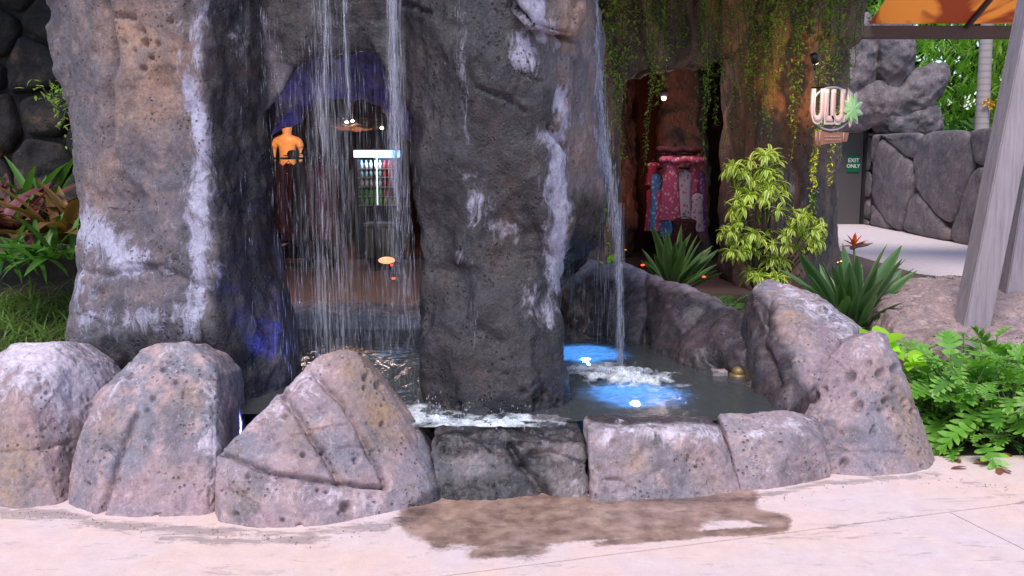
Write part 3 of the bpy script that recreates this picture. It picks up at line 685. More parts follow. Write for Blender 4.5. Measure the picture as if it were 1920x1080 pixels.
# right-hand cave mouth
cm = [[P(1100, -400, 10.8), P(1100, 130, 10.8), P(1165, 150, 10.8), P(1225, 120, 10.9), P(1290, 98, 11.0), P(1380, 90, 11.0), P(1470, 95, 11.0), P(1470, -400, 11), P(1100, -400, 13), P(1470, -400, 13), P(1100, 130, 11.8), P(1290, 80, 12.0), P(1470, 80, 12)],
      [P(1080, -100, 10.6), P(1150, 140, 10.7), P(1155, 300, 10.8), P(1150, 420, 10.9), V3(.6, 10.8, 0), V3(1.25, 10.9, 0), V3(.6, 12.5, 0), V3(1.2, 12, 0), V3(.6, 12.2, 3.0), V3(1.1, 12, 2.6)],
      [P(1372, 90, 11.0), P(1378, 250, 11.1), P(1385, 400, 11.1), V3(2.75, 11.3, 0), P(1420, 60, 10.6), P(1430, 250, 10.7), P(1440, 420, 10.6), V3(3.0, 10.7, 0), P(1520, 50, 10.4), P(1530, 250, 10.45), P(1525, 420, 10.4), V3(3.45, 10.4, 0), P(1580, 50, 10.9), P(1545, 250, 10.9), P(1555, 430, 10.9), V3(3.8, 10.9, 0), V3(3.7, 12.2, 0), V3(3.7, 12.2, 3), V3(2.8, 12.5, 0), V3(2.8, 12.5, 3)],
      [P(1360, -400, 10.7), P(1360, 92, 10.9), P(1600, 70, 10.6), P(1625, -400, 10.6), P(1520, 60, 10.3), P(1500, -400, 10.2), P(1360, -400, 13), P(1630, -400, 13), P(1600, 70, 12.5), P(1380, 80, 12.5)]]
cave('cave_front_rock', 'tall folded brown rock front round the cave mouth, hung with vines', cm, M_CAVE, vox=0.035, seed=6.0, vstretch=0.35, ridge=(0.6, 0.16), disp=((0.8, 0.14, 4), (0.16, .04, 3)),
     attrs={'tan': [([(1480, 110), (1480, 240)], 60, .9), ([(1420, 120), (1410, 260)], 40, .7)], 'pale': [([(1480, 330), (1500, 420)], 30, .4)]})  # tan masks put the orange lamp glow into the rock colour
# lining of the shop and the cave: walls, roof
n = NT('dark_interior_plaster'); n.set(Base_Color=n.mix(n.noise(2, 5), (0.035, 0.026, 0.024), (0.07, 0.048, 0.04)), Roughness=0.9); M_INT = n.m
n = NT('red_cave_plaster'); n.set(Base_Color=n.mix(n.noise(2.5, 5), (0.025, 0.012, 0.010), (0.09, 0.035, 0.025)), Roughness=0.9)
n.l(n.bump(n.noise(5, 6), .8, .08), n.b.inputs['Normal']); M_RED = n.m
bl = empty('shop_building', (-1, 14, 0), 'dark shop interior walls and roof behind the arch and the cave', 'building')
def part(mb, nm, mat, par, **kw):
    o = mb.build(nm, mat, par, **kw); o.matrix_parent_inverse = par.matrix_world.inverted() if False else Matrix.Translation(-Vector(par.location)); return o
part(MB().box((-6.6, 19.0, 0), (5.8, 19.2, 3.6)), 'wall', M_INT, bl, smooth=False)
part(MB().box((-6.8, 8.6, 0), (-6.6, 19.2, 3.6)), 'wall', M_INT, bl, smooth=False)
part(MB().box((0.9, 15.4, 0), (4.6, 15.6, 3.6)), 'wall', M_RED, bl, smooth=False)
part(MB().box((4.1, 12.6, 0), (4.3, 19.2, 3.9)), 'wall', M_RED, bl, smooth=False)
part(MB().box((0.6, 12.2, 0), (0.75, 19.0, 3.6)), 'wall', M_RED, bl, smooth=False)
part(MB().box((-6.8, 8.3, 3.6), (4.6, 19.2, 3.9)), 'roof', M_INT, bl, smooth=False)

for hl, lb in (([P(1250, 120, 14.2), P(1305, 120, 14.2), P(1245, 300, 14.0), P(1312, 300, 14.0), V3(2.2, 14.0, 0), V3(3.0, 14.0, 0), V3(2.3, 14.8, 0), V3(3.0, 14.8, 0), V3(2.3, 14.8, 3.2), V3(2.9, 14.8, 3.2)], 'rock column inside the cave, glowing dull orange'),
               ([V3(.8, 14.3, 0), V3(1.9, 14.6, 0), V3(.8, 14.3, 3.3), V3(1.7, 14.6, 3.3), V3(.8, 13, 3.3), V3(.8, 13.2, 0), V3(1.9, 15.2, 0), V3(1.9, 15.2, 3.3)], 'rough rock flank at the left inside the cave')):
    make_rock('cave_column', lb, 'rock', [hl], M_CAVE, vox=.04, smooth=4, seed=4.4, disp=((.6, .16, 4), (.15, .04, 3)), ridge=(.4, .06), clip=-.02, front=False)
# ---- walls of single stones
def stone_wall(root, o, ex, ez, nrm, poly_ok, W, H, cell, depth, mat, seed, size=1.0, gap=0.02, res=7, asp=1.0):
    """stones as parts of root: Voronoi cells on the plane (o, ex, ez), domed towards nrm"""
    rr = random.Random(seed)
    pts = []
    nx_, nz_ = max(1, int(W / cell / asp)), max(1, int(H / cell))
    for i in range(-1, nx_ + 1):
        for j in range(-1, nz_ + 1):
            pts.append(((i + .5 + rr.uniform(-.36, .36) + .5 * (j % 2)) * W / nx_, (j + .5 + rr.uniform(-.36, .36)) * H / nz_))
    for k, (cx, cz) in enumerate(pts):
        poly = [(0, 0), (W, 0), (W, H), (0, H)]
        for (qx, qz) in pts:
            if (qx, qz) == (cx, cz) or math.hypot(qx - cx, qz - cz) > 3.5 * cell: continue
            mx, mz = (cx + qx) / 2, (cz + qz) / 2
            dx, dz = cx - qx, cz - qz; L = math.hypot(dx, dz); dx /= L; dz /= L
            poly = clip_poly(poly, dx, dz, dx * mx + dz * mz + gap / 2, 1)
            if len(poly) < 3: break
        if len(poly) < 3: continue
        gx = sum(p_[0] for p_ in poly) / len(poly); gz = sum(p_[1] for p_ in poly) / len(poly)
        if not poly_ok(gx, gz): continue
        ring = []
        for a, b in zip(poly, poly[1:] + poly[:1]):
            for t in range(res): ring.append((a[0] + (b[0] - a[0]) * t / res, a[1] + (b[1] - a[1]) * t / res))
        # round the corners
        for _ in range(3):
            ring = [((ring[i - 1][0] + 2 * ring[i][0] + ring[(i + 1) % len(ring)][0]) / 4, (ring[i - 1][1] + 2 * ring[i][1] + ring[(i + 1) % len(ring)][1]) / 4) for i in range(len(ring))]
        m = len(ring); vs = []; fs = []
        lev = [(1.0, -0.3), (1.0, 0.25), (0.97, 0.6), (0.88, 0.85), (0.7, 1.0), (0.45, 1.05), (0.2, 1.08)]
        tz = rr.uniform(-.25, .25); tx = rr.uniform(-.25, .25); dd = depth * rr.uniform(.7, 1.2)
        for s_, h in lev:
            for (px, pz) in ring:
                ax = gx + (px - gx) * s_; az = gz + (pz - gz) * s_
                vs.append((ax, az, dd * h * (1 + (ax - gx) / cell * tx + (az - gz) / cell * tz) if h > 0 else dd * h))
        for l_ in range(len(lev) - 1):
            for i in range(m): fs.append((l_ * m + i, l_ * m + (i + 1) % m, (l_ + 1) * m + (i + 1) % m, (l_ + 1) * m + i))
        arr = np.array(vs)
        w3 = np.array(o) + arr[:, :1] * np.array(ex) + arr[:, 1:2] * np.array(ez)
        h = arr[:, 2] + (arr[:, 2] > 0) * depth * (0.55 * fbm(w3 / (cell * .35), 4))
        w3 = w3 + h[:, None] * np.array(nrm)
        cen_ = (gx, gz)
        mb = MB(); mb.add(w3.tolist(), fs + [tuple((len(lev) - 1) * m + i for i in range(m))])
        me = mb.mesh('stone', mat)
        bmx = bmesh.new(); bmx.from_mesh(me); bmesh.ops.recalc_face_normals(bmx, faces=bmx.faces[:]); bmx.to_mesh(me); bmx.free()
        so = link('stone', me, None, root); so.matrix_parent_inverse = Matrix.Translation(-Vector(root.location))

# far right wall along the path (x about 8), its core and stones
rw = empty('stone_wall', (8.1, 18, 0), 'low wall of big fitted grey stones along the far path', 'wall')
part(MB().box((8.2, 15.0, 0), (8.6, 21.4, 1.98)), 'wall_core', M_JOINT, rw, smooth=False)
A = np.array([8.24, 21.35, 0]); B = np.array([8.16, 15.2, 0]); ex = (B - A) / np.linalg.norm(B - A)
stone_wall(rw, A, ex, (0, 0, 1), (-1, 0, 0), lambda x, z: True, 6.2, 2.05, 0.95, 0.12, M_WALL, 6, gap=0.008, asp=2.2)
# the wall turns right and runs on behind the posts
part(MB().box((8.2, 15.02, 0), (15, 15.4, 1.96)), 'wall_core', M_JOINT, rw, smooth=False)
stone_wall(rw, np.array([8.1, 15.0, 0]), (1, 0, 0), (0, 0, 1), (0, -1, 0), lambda x, z: True, 3.0, 2.02, 1.1, 0.12, M_WALL, 5, gap=0.012)
# tall heap of stones round the door
dh = empty('rock_gatehouse', (7.9, 21.9, 0), 'tall stacked rock mass above and beside the grey exit door', 'rock wall')
part(MB().box((8.12, 21.62, 0), (8.9, 22.4, 3.0)), 'wall_core', M_JOINT, dh, smooth=False)
part(MB().box((5.9, 21.62, 2.12), (8.7, 22.4, 3.9)), 'wall_core', M_JOINT, dh, smooth=False)

stone_wall(dh, np.array([8.14, 21.6, 0.0]), (1, 0, 0), (0, 0, 1), (0, -1, 0), lambda x, z: True, 0.85, 2.1, 0.6, 0.2, M_WALL, 9, gap=0.03)
for c_, r_, tt in [((9.0, 21.3, 2.95), (1.0, .55, .46), .75), ((8.9, 21.35, 2.35), (.85, .5, .5), 0), ((8.45, 21.3, 3.95), (.52, .5, 1.0), .03), ((8.1, 21.3, 2.75), (.75, .5, .55), .1), ((7.75, 21.4, 3.7), (.5, .5, 1.1), 0), ((7.2, 21.4, 3.0), (.9, .5, 1.0), 0), ((7.6, 21.45, 2.45), (.8, .4, .38), 0), ((6.4, 21.5, 3.0), (.9, .5, 1.1), 0)]:
    h = [Vector(c_) + Quaternion((0, 1, 0), -tt) @ Vector((r_[0] * math.cos(a) * math.cos(b), r_[1] * math.sin(a) * math.cos(b), r_[2] * math.sin(b))) for a in np.linspace(0, 6.28, 9)[:-1] for b in (-1.1, -.5, .1, .6, 1.2)]
    o = make_rock('boulder_stone', None, None, [h], M_WALL, parent=dh, vox=0.035, smooth=7, disp=((.5, .14, 3), (.12, .025, 3)), clip=-1, front=False)
    o.matrix_parent_inverse = Matrix.Translation(-Vector(dh.location))
# grey double door
n = NT('door_paint'); n.set(Base_Color=n.mix(n.noise(3, 4), (0.075, 0.068, 0.072), (0.10, 0.09, 0.092)), Roughness=.5); M_DOOR = n.m
M_DK = simple('dark_metal', (0.05, 0.045, 0.05), .4, .6)
M_STEEL = simple('steel', (0.5, 0.5, 0.52), .3, 1)
dr = empty('exit_door', (7.65, 21.7, 0), 'plain grey door in the rock wall with a green sign on it', 'door')
part(MB().box((7.2, 21.66, 0), (8.06, 21.72, 2.10), .004), 'door_panel', M_DOOR, dr, smooth=False)
part(MB().box((6.1, 21.66, 0), (7.185, 21.72, 2.10), .004), 'door_panel', M_DOOR, dr, smooth=False)
part(MB().box((8.065, 21.62, 0), (8.12, 21.8, 2.12)).box((6.0, 21.6, 2.105), (8.12, 21.8, 2.15)), 'door_frame', M_DK, dr, smooth=False)
part(MB().tube([(7.3, 21.64, 1.0), (7.3, 21.58, 1.02), (7.42, 21.58, 1.02)], .012), 'door_handle', M_STEEL, dr)

def text(name, body, size, mat, loc, rotz=0, ext=0.004, parent=None, sx=1.0, offset=0.0, align='CENTER', bevel=0.0):
    cu = bpy.data.curves.new(name, 'FONT'); cu.body = body; cu.size = size; cu.extrude = ext; cu.offset = offset
    cu.align_x = align; cu.align_y = 'CENTER'; cu.bevel_depth = bevel
    t = bpy.data.objects.new('t', cu); COL.objects.link(t)
    me = bpy.data.meshes.new_from_object(t.evaluated_get(bpy.context.evaluated_depsgraph_get()))
    bpy.data.objects.remove(t); bpy.data.curves.remove(cu)
    me.transform(Matrix.Diagonal((sx, 1, 1, 1))); me.transform(Matrix.Rotation(math.pi / 2, 4, 'X')); me.transform(Matrix.Rotation(rotz, 4, 'Z')); me.transform(Matrix.Translation(loc))
    me.materials.clear(); me.materials.append(mat)
    o = link(name, me, None, parent)
    if parent: o.matrix_parent_inverse = Matrix.Translation(-Vector(parent.location))
    return o
M_GREEN = simple('sign_green', (0.0, 0.16, 0.06), .5, var=.05, spec=.3)
M_WHITE = simple('sign_white', (0.8, 0.82, 0.8), .5, var=.04)
c = P(1601, 307, 21.6)
es = empty('exit_sign', (c.x, 21.63, c.z - .17), 'small green exit sign with white letters on the grey door', 'sign')
part(MB().box((c.x - .14, 21.635, c.z - .19), (c.x + .14, 21.655, c.z + .19), .003), 'sign_panel', M_GREEN, es, smooth=False)
text('lettering', 'EXIT', .125, M_WHITE, (c.x, 21.63, c.z + .075), parent=es, offset=.003)
text('lettering', 'ONLY', .115, M_WHITE, (c.x, 21.63, c.z - .055), parent=es, offset=.003)

# left dark wall behind the plants
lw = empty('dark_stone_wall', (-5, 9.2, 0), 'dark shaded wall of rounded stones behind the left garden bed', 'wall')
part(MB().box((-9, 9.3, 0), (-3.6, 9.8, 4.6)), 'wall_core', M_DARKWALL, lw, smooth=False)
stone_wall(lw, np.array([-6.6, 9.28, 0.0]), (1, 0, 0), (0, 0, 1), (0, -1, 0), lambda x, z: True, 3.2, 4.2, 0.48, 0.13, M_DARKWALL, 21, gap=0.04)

# ================================================================== WATER STREAMS, FOAM
n = NT('falling_water')
tr = n.new('ShaderNodeBsdfTransparent'); gl = n.new('ShaderNodeBsdfGlossy'); df = n.new('ShaderNodeBsdfDiffuse'); tl = n.new('ShaderNodeBsdfTranslucent')
gl.inputs['Roughness'].default_value = .15; gl.inputs['Color'].default_value = (.85, .88, 1, 1)
df.inputs['Color'].default_value = (.78, .78, .92, 1); tl.inputs['Color'].default_value = (.7, .72, .9, 1)
m1 = n.new('ShaderNodeMixShader'); m2 = n.new('ShaderNodeMixShader'); m3 = n.new('ShaderNodeMixShader')
n.l(df.outputs[0], m1.inputs[1]); n.l(gl.outputs[0], m1.inputs[2]); m1.inputs[0].default_value = .35
n.l(m1.outputs[0], m2.inputs[1]); n.l(tl.outputs[0], m2.inputs[2]); m2.inputs[0].default_value = .3
n.l(tr.outputs[0], m3.inputs[1]); n.l(m2.outputs[0], m3.inputs[2])
n.l(n.ramp(n.noise(9, 4, .6, n.map(n.pos(), (4, 4, 1))), [(.3, .10), (.7, .50)]), m3.inputs[0])
n.l(m3.outputs[0], n.out.inputs['Surface'])
M_FALL = n.m

def strands(name, label, cat, items, kind='stuff'):
    """items: (x, y, ztop, length, width) spindles"""
    k = len(items); it = np.array(items)
    x, y, zt, L, w = it.T
    ang = np.random.RandomState(3).rand(k) * 6.28
    co = np.zeros((k, 5, 3)); bend = (np.random.RandomState(4).rand(k) - .5) * .01
    co[:, 0] = np.stack([x, y, zt], 1)
    for j in range(3):
        a = ang + j * 2.094
        co[:, 1 + j] = np.stack([x + bend + w * np.cos(a), y + w * np.sin(a), zt - L * (.45 + .1 * j)], 1)
    co[:, 4] = np.stack([x + bend * 1.4, y, zt - L], 1)
    fb = np.array([(0, 1, 2), (0, 2, 3), (0, 3, 1), (4, 2, 1), (4, 3, 2), (4, 1, 3)])
    f = (fb[None] + 5 * np.arange(k)[:, None, None]).reshape(-1, 3)
    b = np.array([x.mean(), y.mean(), WZ])
    o = link(name, mesh_np(name, co.reshape(-1, 3) - b, f, M_FALL), None, None, tuple(b))
    return tag(o, label, cat, kind=kind)

rr = random.Random(77)
n = NT('water_veil')
gl = n.new('ShaderNodeBsdfGlossy'); gl.inputs['Roughness'].default_value = .3; df = n.new('ShaderNodeBsdfDiffuse'); df.inputs['Color'].default_value = (.75, .76, .9, 1); tl = n.new('ShaderNodeBsdfTranslucent'); tl.inputs['Color'].default_value = (.7, .72, .88, 1); tr = n.new('ShaderNodeBsdfTransparent')
m1 = n.new('ShaderNodeMixShader'); m2 = n.new('ShaderNodeMixShader'); m3 = n.new('ShaderNodeMixShader'); m1.inputs[0].default_value = .3; m2.inputs[0].default_value = .35
n.l(df.outputs[0], m1.inputs[1]); n.l(gl.outputs[0], m1.inputs[2]); n.l(m1.outputs[0], m2.inputs[1]); n.l(tl.outputs[0], m2.inputs[2]); n.l(tr.outputs[0], m3.inputs[1]); n.l(m2.outputs[0], m3.inputs[2])
st1 = n.ramp(n.noise(1, 6, .7, n.map(n.pos(), (85, 85, 1.6))), [(.46, 0), (.72, 1)]); st2 = n.ramp(n.noise(1, 5, .65, n.map(n.pos(), (190, 190, 6))), [(.5, 0), (.75, 1)])
n.l(n.math('MULTIPLY', n.math('ADD', n.math('MULTIPLY', st1, .75), n.math('MULTIPLY', st2, .45)), n.attr('thick'), True), m3.inputs[0]); n.l(m3.outputs[0], n.out.inputs['Surface'])
M_VEIL = n.m
def veil(name, label, rows, Y, prof):
    """rows: (v, u_left, u_right); prof(u, v) -> thickness of the sheet of water"""
    co = []; th = []; nx_ = 60
    for v, ua, ub in rows:
        for k in range(nx_):
            u = ua + (ub - ua) * k / (nx_ - 1); p_ = P(u, v, Y); p_.y += .025 * math.sin(p_.x * 23 + p_.z * 1.3) + .012 * math.sin(p_.x * 61); co.append(p_[:]); th.append(prof(u, v) * min(1, 4 * k / nx_, 4 * (nx_ - 1 - k) / nx_))
    idx = np.arange(len(co)).reshape(-1, nx_); qf = np.stack([idx[:-1, :-1], idx[:-1, 1:], idx[1:, 1:], idx[1:, :-1]], -1).reshape(-1, 4)
    b_ = P((rows[-1][1] + rows[-1][2]) / 2, rows[-1][0], Y); o_ = link(name, mesh_np(name, np.array(co) - np.array(b_), qf, M_VEIL, {'thick': np.array(th)}), None, None, b_)
    return tag(o_, label, 'waterfall', kind='stuff')
def ga(u, c, w): return math.exp(-((u - c) / w) ** 2)
veil('water_veil', 'soft translucent veil of water over the arch opening', [(v, 505 + max(0, (v - 200) * .03), 775 + max(0, (v - 400) * .05)) for v in range(-150, 765, 15)], 5.12,
     lambda u, v: (.75 * ga(u, 605, 20) + .5 * ga(u, 642, 14) + .26 * ga(u, 620, 55) * min(1, max(0, (v + 50) / 250)) + .13 * min(1, max(0, (v - 100) / 300)) + .35 * ga(u, 740, 26)))
veil('water_veil', 'narrow translucent sheet around the bright stream right of the opening', [(v, 722 + max(0, v) * .02, 756 + max(0, v) * .04) for v in range(-150, 560, 15)], 5.03, lambda u, v: 1.0 if v < 330 else max(.25, 1 - (v - 330) / 150))
veil('water_veil', 'sheet of water sliding down the right shoulder of the arch', [(v, 1094 + max(0, v + 60) * .12, 1118 + max(0, v + 60) * .10) for v in range(-60, 400, 12)], 5.70, lambda u, v: .9)
veil('water_veil', 'sheet of water round the free-falling stream over the pool', [(v, 1148, 1172) for v in range(380, 700, 12)], 5.77, lambda u, v: .8)
def col_items(u0, u1, v0, v1, Y, cnt, lmin, lmax, w0, w1, taper=None, spread=None):
    out = []
    for _ in range(cnt):
        t = rr.random(); 
        uc = u0[0] + (u0[1] - u0[0]) * t if isinstance(u0, tuple) else u0
        sp = u1
        u = rr.gauss(uc, sp); v = v0 + (v1 - v0) * rr.random()
        if isinstance(u0, tuple): v = v0 + (v1 - v0) * t + rr.uniform(-12, 12)
        p_ = P(u, v, Y + rr.uniform(-.05, .05)); L = rr.uniform(lmin, lmax)
        L = min(L, p_.z - WZ + .02)
        if L > .02: out.append((p_.x, p_.y, p_.z, L, rr.uniform(w0, w1)))
    return out
it = []
clump = lambda x, z: perlin(np.array([[x / .035, z / .9, 2.0]]))[0] + .6 * perlin(np.array([[x / .012, z / .5, 7.0]]))[0]
for (uc, sp, cnt, v0, v1, w1) in [(600, 14, 300, -120, 640, .0016), (640, 10, 170, -120, 600, .0015), (575, 24, 300, 60, 660, .0014), (540, 18, 170, 60, 620, .0012), (620, 45, 700, 100, 700, .0013), (690, 40, 500, 120, 720, .0012), (720, 30, 300, 350, 740, .0014), (650, 80, 420, 600, 760, .0014), (515, 10, 120, 0, 650, .0011)]:
    for a in col_items(uc, sp, v0, v1, 5.08, int(cnt * .85), .03, .15, .0006, w1 * 1.15):
        uu_ = 960 + a[0] / a[1] * F_PX
        if 500 < uu_ < 792 and clump(a[0], a[2]) > rr.uniform(-.35, .45): it.append(a)
it += col_items((612, 608), 3, -120, 240, 5.06, 60, .08, .3, .0015, .003) + col_items((640, 655), 2, -100, 190, 5.06, 40, .08, .25, .001, .0025) + col_items((598, 604), 2, 150, 240, 5.06, 14, .08, .15, .002, .003)
strands('water_curtain', 'thin broken curtain of falling water across the arch opening', 'waterfall', it)
it = col_items((733, 743), 5, -150, 330, 5.0, 700, .03, .22, .0008, .0028) + col_items((738, 750), 12, 100, 420, 5.0, 260, .03, .16, .0006, .0016) + col_items((745, 768), 12, 380, 560, 5.0, 130, .03, .18, .0006, .0018) + col_items((755, 775), 14, 500, 740, 4.98, 130, .03, .14, .0006, .0016)
strands('waterfall_stream', 'bright thick stream of water falling at the right side of the arch opening', 'waterfall', it)
# the solid core of a stream: a thin wavering rope of water
def core(name, pts, r, label, seed):
    co_ = [P(*p_) for p_ in pts]; fine_ = []
    for a_, b_ in zip(co_[:-1], co_[1:]):
        k_ = max(2, int((a_ - b_).length / .015)); fine_ += [a_.lerp(b_, t / k_) for t in range(k_)]
    q = np.array([p_[:] for p_ in fine_]); w_ = .6 + 1.1 * np.abs(perlin(q / np.array([.05, .05, .11]) + seed)) * 2; dx = perlin(q / .12 + seed * 3) * .006
    m_ = MB(); m_.tube([Vector((p_.x + d_, p_.y, p_.z)) for p_, d_ in zip(fine_, dx)], [float(r * x_) for x_ in w_], 7)
    b_ = co_[-1]; tag(m_.build(name, M_FALL, loc=b_), label, 'waterfall', kind='stuff')
core('water_rope', [(735, -150, 5.01), (738, 60, 5.01), (742, 250, 5.01), (746, 400, 5.01)], .007, 'solid core of the bright stream at the right of the arch opening', 1.0)
core('water_rope', [(1101, -60, 5.74), (1112, 80, 5.72), (1130, 220, 5.7), (1142, 330, 5.72), (1158, 420, 5.75)], .007, 'solid core of the stream running down the right shoulder', 4.0)
core('water_rope', [(1157, 415, 5.75), (1160, 520, 5.75), (1163, 690, 5.75)], .008, 'solid core of the free-falling stream over the pool', 7.0)
core('water_rope', [(612, -150, 5.07), (610, 60, 5.07), (608, 180, 5.07)], .004, 'thin core of water left of the middle of the arch', 9.0)
core('water_rope', [(640, -100, 5.07), (646, 60, 5.07), (654, 170, 5.07)], .003, 'thinnest core of water in the middle of the arch', 11.0)
# stream running over the right shoulder then falling free into the pool
it = col_items((1103, 1122), 4, -60, 160, 5.72, 420, .03, .12, .0008, .0030) + col_items((1118, 1142), 4.5, 120, 330, 5.7, 500, .03, .14, .0008, .0032) + col_items((1140, 1155), 5, 300, 430, 5.72, 300, .03, .14, .0008, .0030)
it += col_items((1158, 1165), 3.2, 380, 690, 5.75, 480, .03, .18, .0008, .0030) + col_items((1155, 1170), 9, 480, 690, 5.8, 60, .03, .1, .0006, .0012)
strands('waterfall_stream', 'white stream spilling off the right shoulder of the arch into the blue-lit pool', 'waterfall', it)
it = []
for _ in range(240):
    u = rr.uniform(1062, 1150); v = rr.uniform(300, 600)
    p_ = P(u, v, 5.75 if u > 1110 else 6.0 + rr.uniform(-.2, .1)); it.append((p_.x, p_.y, p_.z, min(rr.uniform(.05, .3), p_.z - WZ), rr.uniform(.0004, .0011)))
strands('water_drizzle', 'fine drizzle of water under the right side of the arch', 'waterfall', it)
it = []
for uc, cnt, v0, v1 in [(860, 60, -30, 140), (870, 40, 120, 240), (888, 30, 550, 640), (456, 40, 0, 400), (493, 60, 0, 160), (470, 30, 400, 700)]:
    for _ in range(cnt // 2):
        p_ = P(rr.gauss(uc, 5), rr.uniform(v0, v1), 4.72 if uc > 700 else 4.95); it.append((p_.x, p_.y, p_.z, rr.uniform(.02, .12), rr.uniform(.0005, .0014)))
strands('water_trickle', 'thin trickles running down the faces of both pillars', 'waterfall', it)

n = NT('foam')
n.set(Base_Color=(.80, .86, .92), Roughness=.35, Transmission_Weight=0.0, Subsurface_Weight=.3, Subsurface_Radius=(.02, .03, .05), Subsurface_Scale=.5)
hole = n.ramp(n.voro(60, n.map(n.pos(), (1, 1, 1)), 'DISTANCE_TO_EDGE'), [(.05, 1), (.35, .72)])
fa = n.attr('thick')
n.set(Alpha=n.math('MULTIPLY', n.ramp(n.math('ADD', fa, n.math('MULTIPLY', n.math('ADD', n.math('MULTIPLY', n.math('SUBTRACT', n.noise(11, 6, .6), .5), 1.0), n.math('MULTIPLY', n.math('SUBTRACT', n.noise(70, 4, .7), .5), 1.2)), 1.0)), [(.15, 0), (1.15, .95)]), hole))
M_FOAM = n.m
def foam(name, label, pl, r, amp, bounds, seed, ysc=1.0):
    (x0, x1), (y0, y1) = bounds
    xs = np.arange(x0, x1, .006); ys = np.arange(y0, y1, .006)
    X, Y = np.meshgrid(xs, ys); x = X.ravel(); y = Y.ravel()
    q = np.stack([x, y, np.full_like(x, seed)], 1)
    d = polydist(x, y * ysc, [(a, b * ysc) for a, b in pl]) / r
    th = np.clip(1.15 - d + .9 * fbm(q / .09, 4), 0, 1.2)
    z = WZ + .006 + amp * th * (.5 + 1.5 * np.clip(fbm(q / .08, 4, .5), -.2, 1))
    # standing spikes of splash
    f1, rid = worley(q / .06)
    z += amp * 2.2 * rid * np.exp(-(f1 / .3) ** 2) * (rid > .8) * np.clip(1 - d, 0, 1)
    idx = np.arange(len(x)).reshape(X.shape)
    qf = np.stack([idx[:-1, :-1], idx[:-1, 1:], idx[1:, 1:], idx[1:, :-1]], -1).reshape(-1, 4)
    qf = qf[(th[qf] > .12).all(1)]
    co, qf, at = compact(np.stack([x, y, z], 1), qf, {'thick': th})
    b = np.array([co[:, 0].mean(), co[:, 1].mean(), WZ])
    return tag(link(name, mesh_np(name, co - b, qf, M_FOAM, at), None, None, tuple(b)), label, 'foam', kind='stuff')
g1, g2 = G(795, 790, WZ), G(990, 785, WZ)
foam('foam', 'white foam churning along the foot of the right pillar behind the dark rim block', [(G(770, 775, WZ).x, G(770, 775, WZ).y), (G(840, 800, WZ).x, G(840, 800, WZ).y), (G(980, 795, WZ).x, G(980, 795, WZ).y)], .17, .014, ((-.8, .35), (4.4, 5.1)), 1.0)
s0 = G(1160, 706, WZ)
foam('foam', 'splash of foam where the right stream hits the pool, over the blue light', [(s0.x, s0.y), (s0.x + .12, s0.y - .1)],   .24, .034, ((s0.x - .55, s0.x + .7), (s0.y - .5, s0.y + .45)), 5.0)
s1_ = G(1110, 692, WZ)
foam('foam', 'thin foam drifting beside the rear blue pool light', [(s1_.x - .1, s1_.y), (s1_.x + .1, s1_.y)], .15, .012, ((s1_.x - .4, s1_.x + .4), (s1_.y - .4, s1_.y + .4)), 9.0)
# droplets
it = []
for c0, cnt, sp in [(s0, 260, .06), (s0 + Vector((.14, -.02, 0)), 80, .05), (G(785, 778, WZ), 50, .06), (G(860, 797, WZ), 50, .12), (G(940, 795, WZ), 30, .08)]:
    for _ in range(cnt):
        h = abs(rr.gauss(0, .022)) + .008; it.append((rr.gauss(c0.x, sp), rr.gauss(c0.y, sp * .5), WZ + h + .002, h, rr.uniform(.001, .004)))
strands('splash', 'upright splash jets where the streams strike the pool', 'splash', it)
mb = MB()
for c0, cnt, sp in [(s0, 90, .13), (G(790, 780, WZ), 60, .08), (G(900, 795, WZ), 60, .2)]:
    for _ in range(cnt):
        r_ = rr.uniform(.0015, .0045); c_ = Vector((rr.gauss(c0.x, sp), rr.gauss(c0.y, sp * .4), WZ + abs(rr.gauss(0, .05)) + .01))
        bm = bmesh.new(); bmesh.ops.create_icosphere(bm, subdivisions=1, radius=r_); mb.bm(bm, Matrix.Translation(c_) @ Matrix.Diagonal((1, 1, rr.uniform(1, 3), 1)))
tag(mb.build('spray_droplets', M_FALL), 'droplets thrown up by the falling water', 'spray', kind='stuff')

# ================================================================== LAMPS
def lamp(kind, name, loc, col, energy, size=.05, spot=None, target=None, blend=.6):
    d = bpy.data.lights.new(name, kind); d.energy = energy; d.color = col
    if kind in ('POINT', 'SPOT'): d.shadow_soft_size = size
    if kind == 'AREA': d.size = size
    if spot: d.spot_size = R(spot); d.spot_blend = blend
    o = bpy.data.objects.new(name, d); COL.objects.link(o); o.location = loc
    if target is not None: o.rotation_euler = (Vector(target) - Vector(loc)).to_track_quat('-Z', 'Y').to_euler()
    return o
def emis(name, col, s):
    n = NT(name); n.set(Base_Color=(.1, .1, .1), Emission_Color=col, Emission_Strength=s, Roughness=.4); return n.m
M_BLUE = emis('pool_lens_glow', (.2, .6, 1.0), .3)
def pool_light(u, v, label, e, r=.07):
    g_ = G(u, v, .24); root = empty('pool_light', (g_.x, g_.y, .02), label, 'pool light', 'lit pool lights')
    m = MB(); m.tube([(0, 0, 0), (0, 0, .05)], r, 20); m.build('housing', M_STEEL, root)
    m = MB(); m.ellipsoid((0, 0, .046), (r * .85, r * .85, .012), 20, 8); m.build('lens', M_BLUE, root)
    l_ = lamp('SPOT', 'pool_lamp', (0, 0, .075), (.09, .36, 1.0), e * 1.7, .02, 145, None, .8); l_.rotation_euler = (math.pi, 0, 0); l_.parent = root
pool_light(1192, 752, 'blue pool light under the splash of the right stream', 20)
pool_light(1098, 672, 'blue-white pool light at the back beside the right pillar', 17, .085)
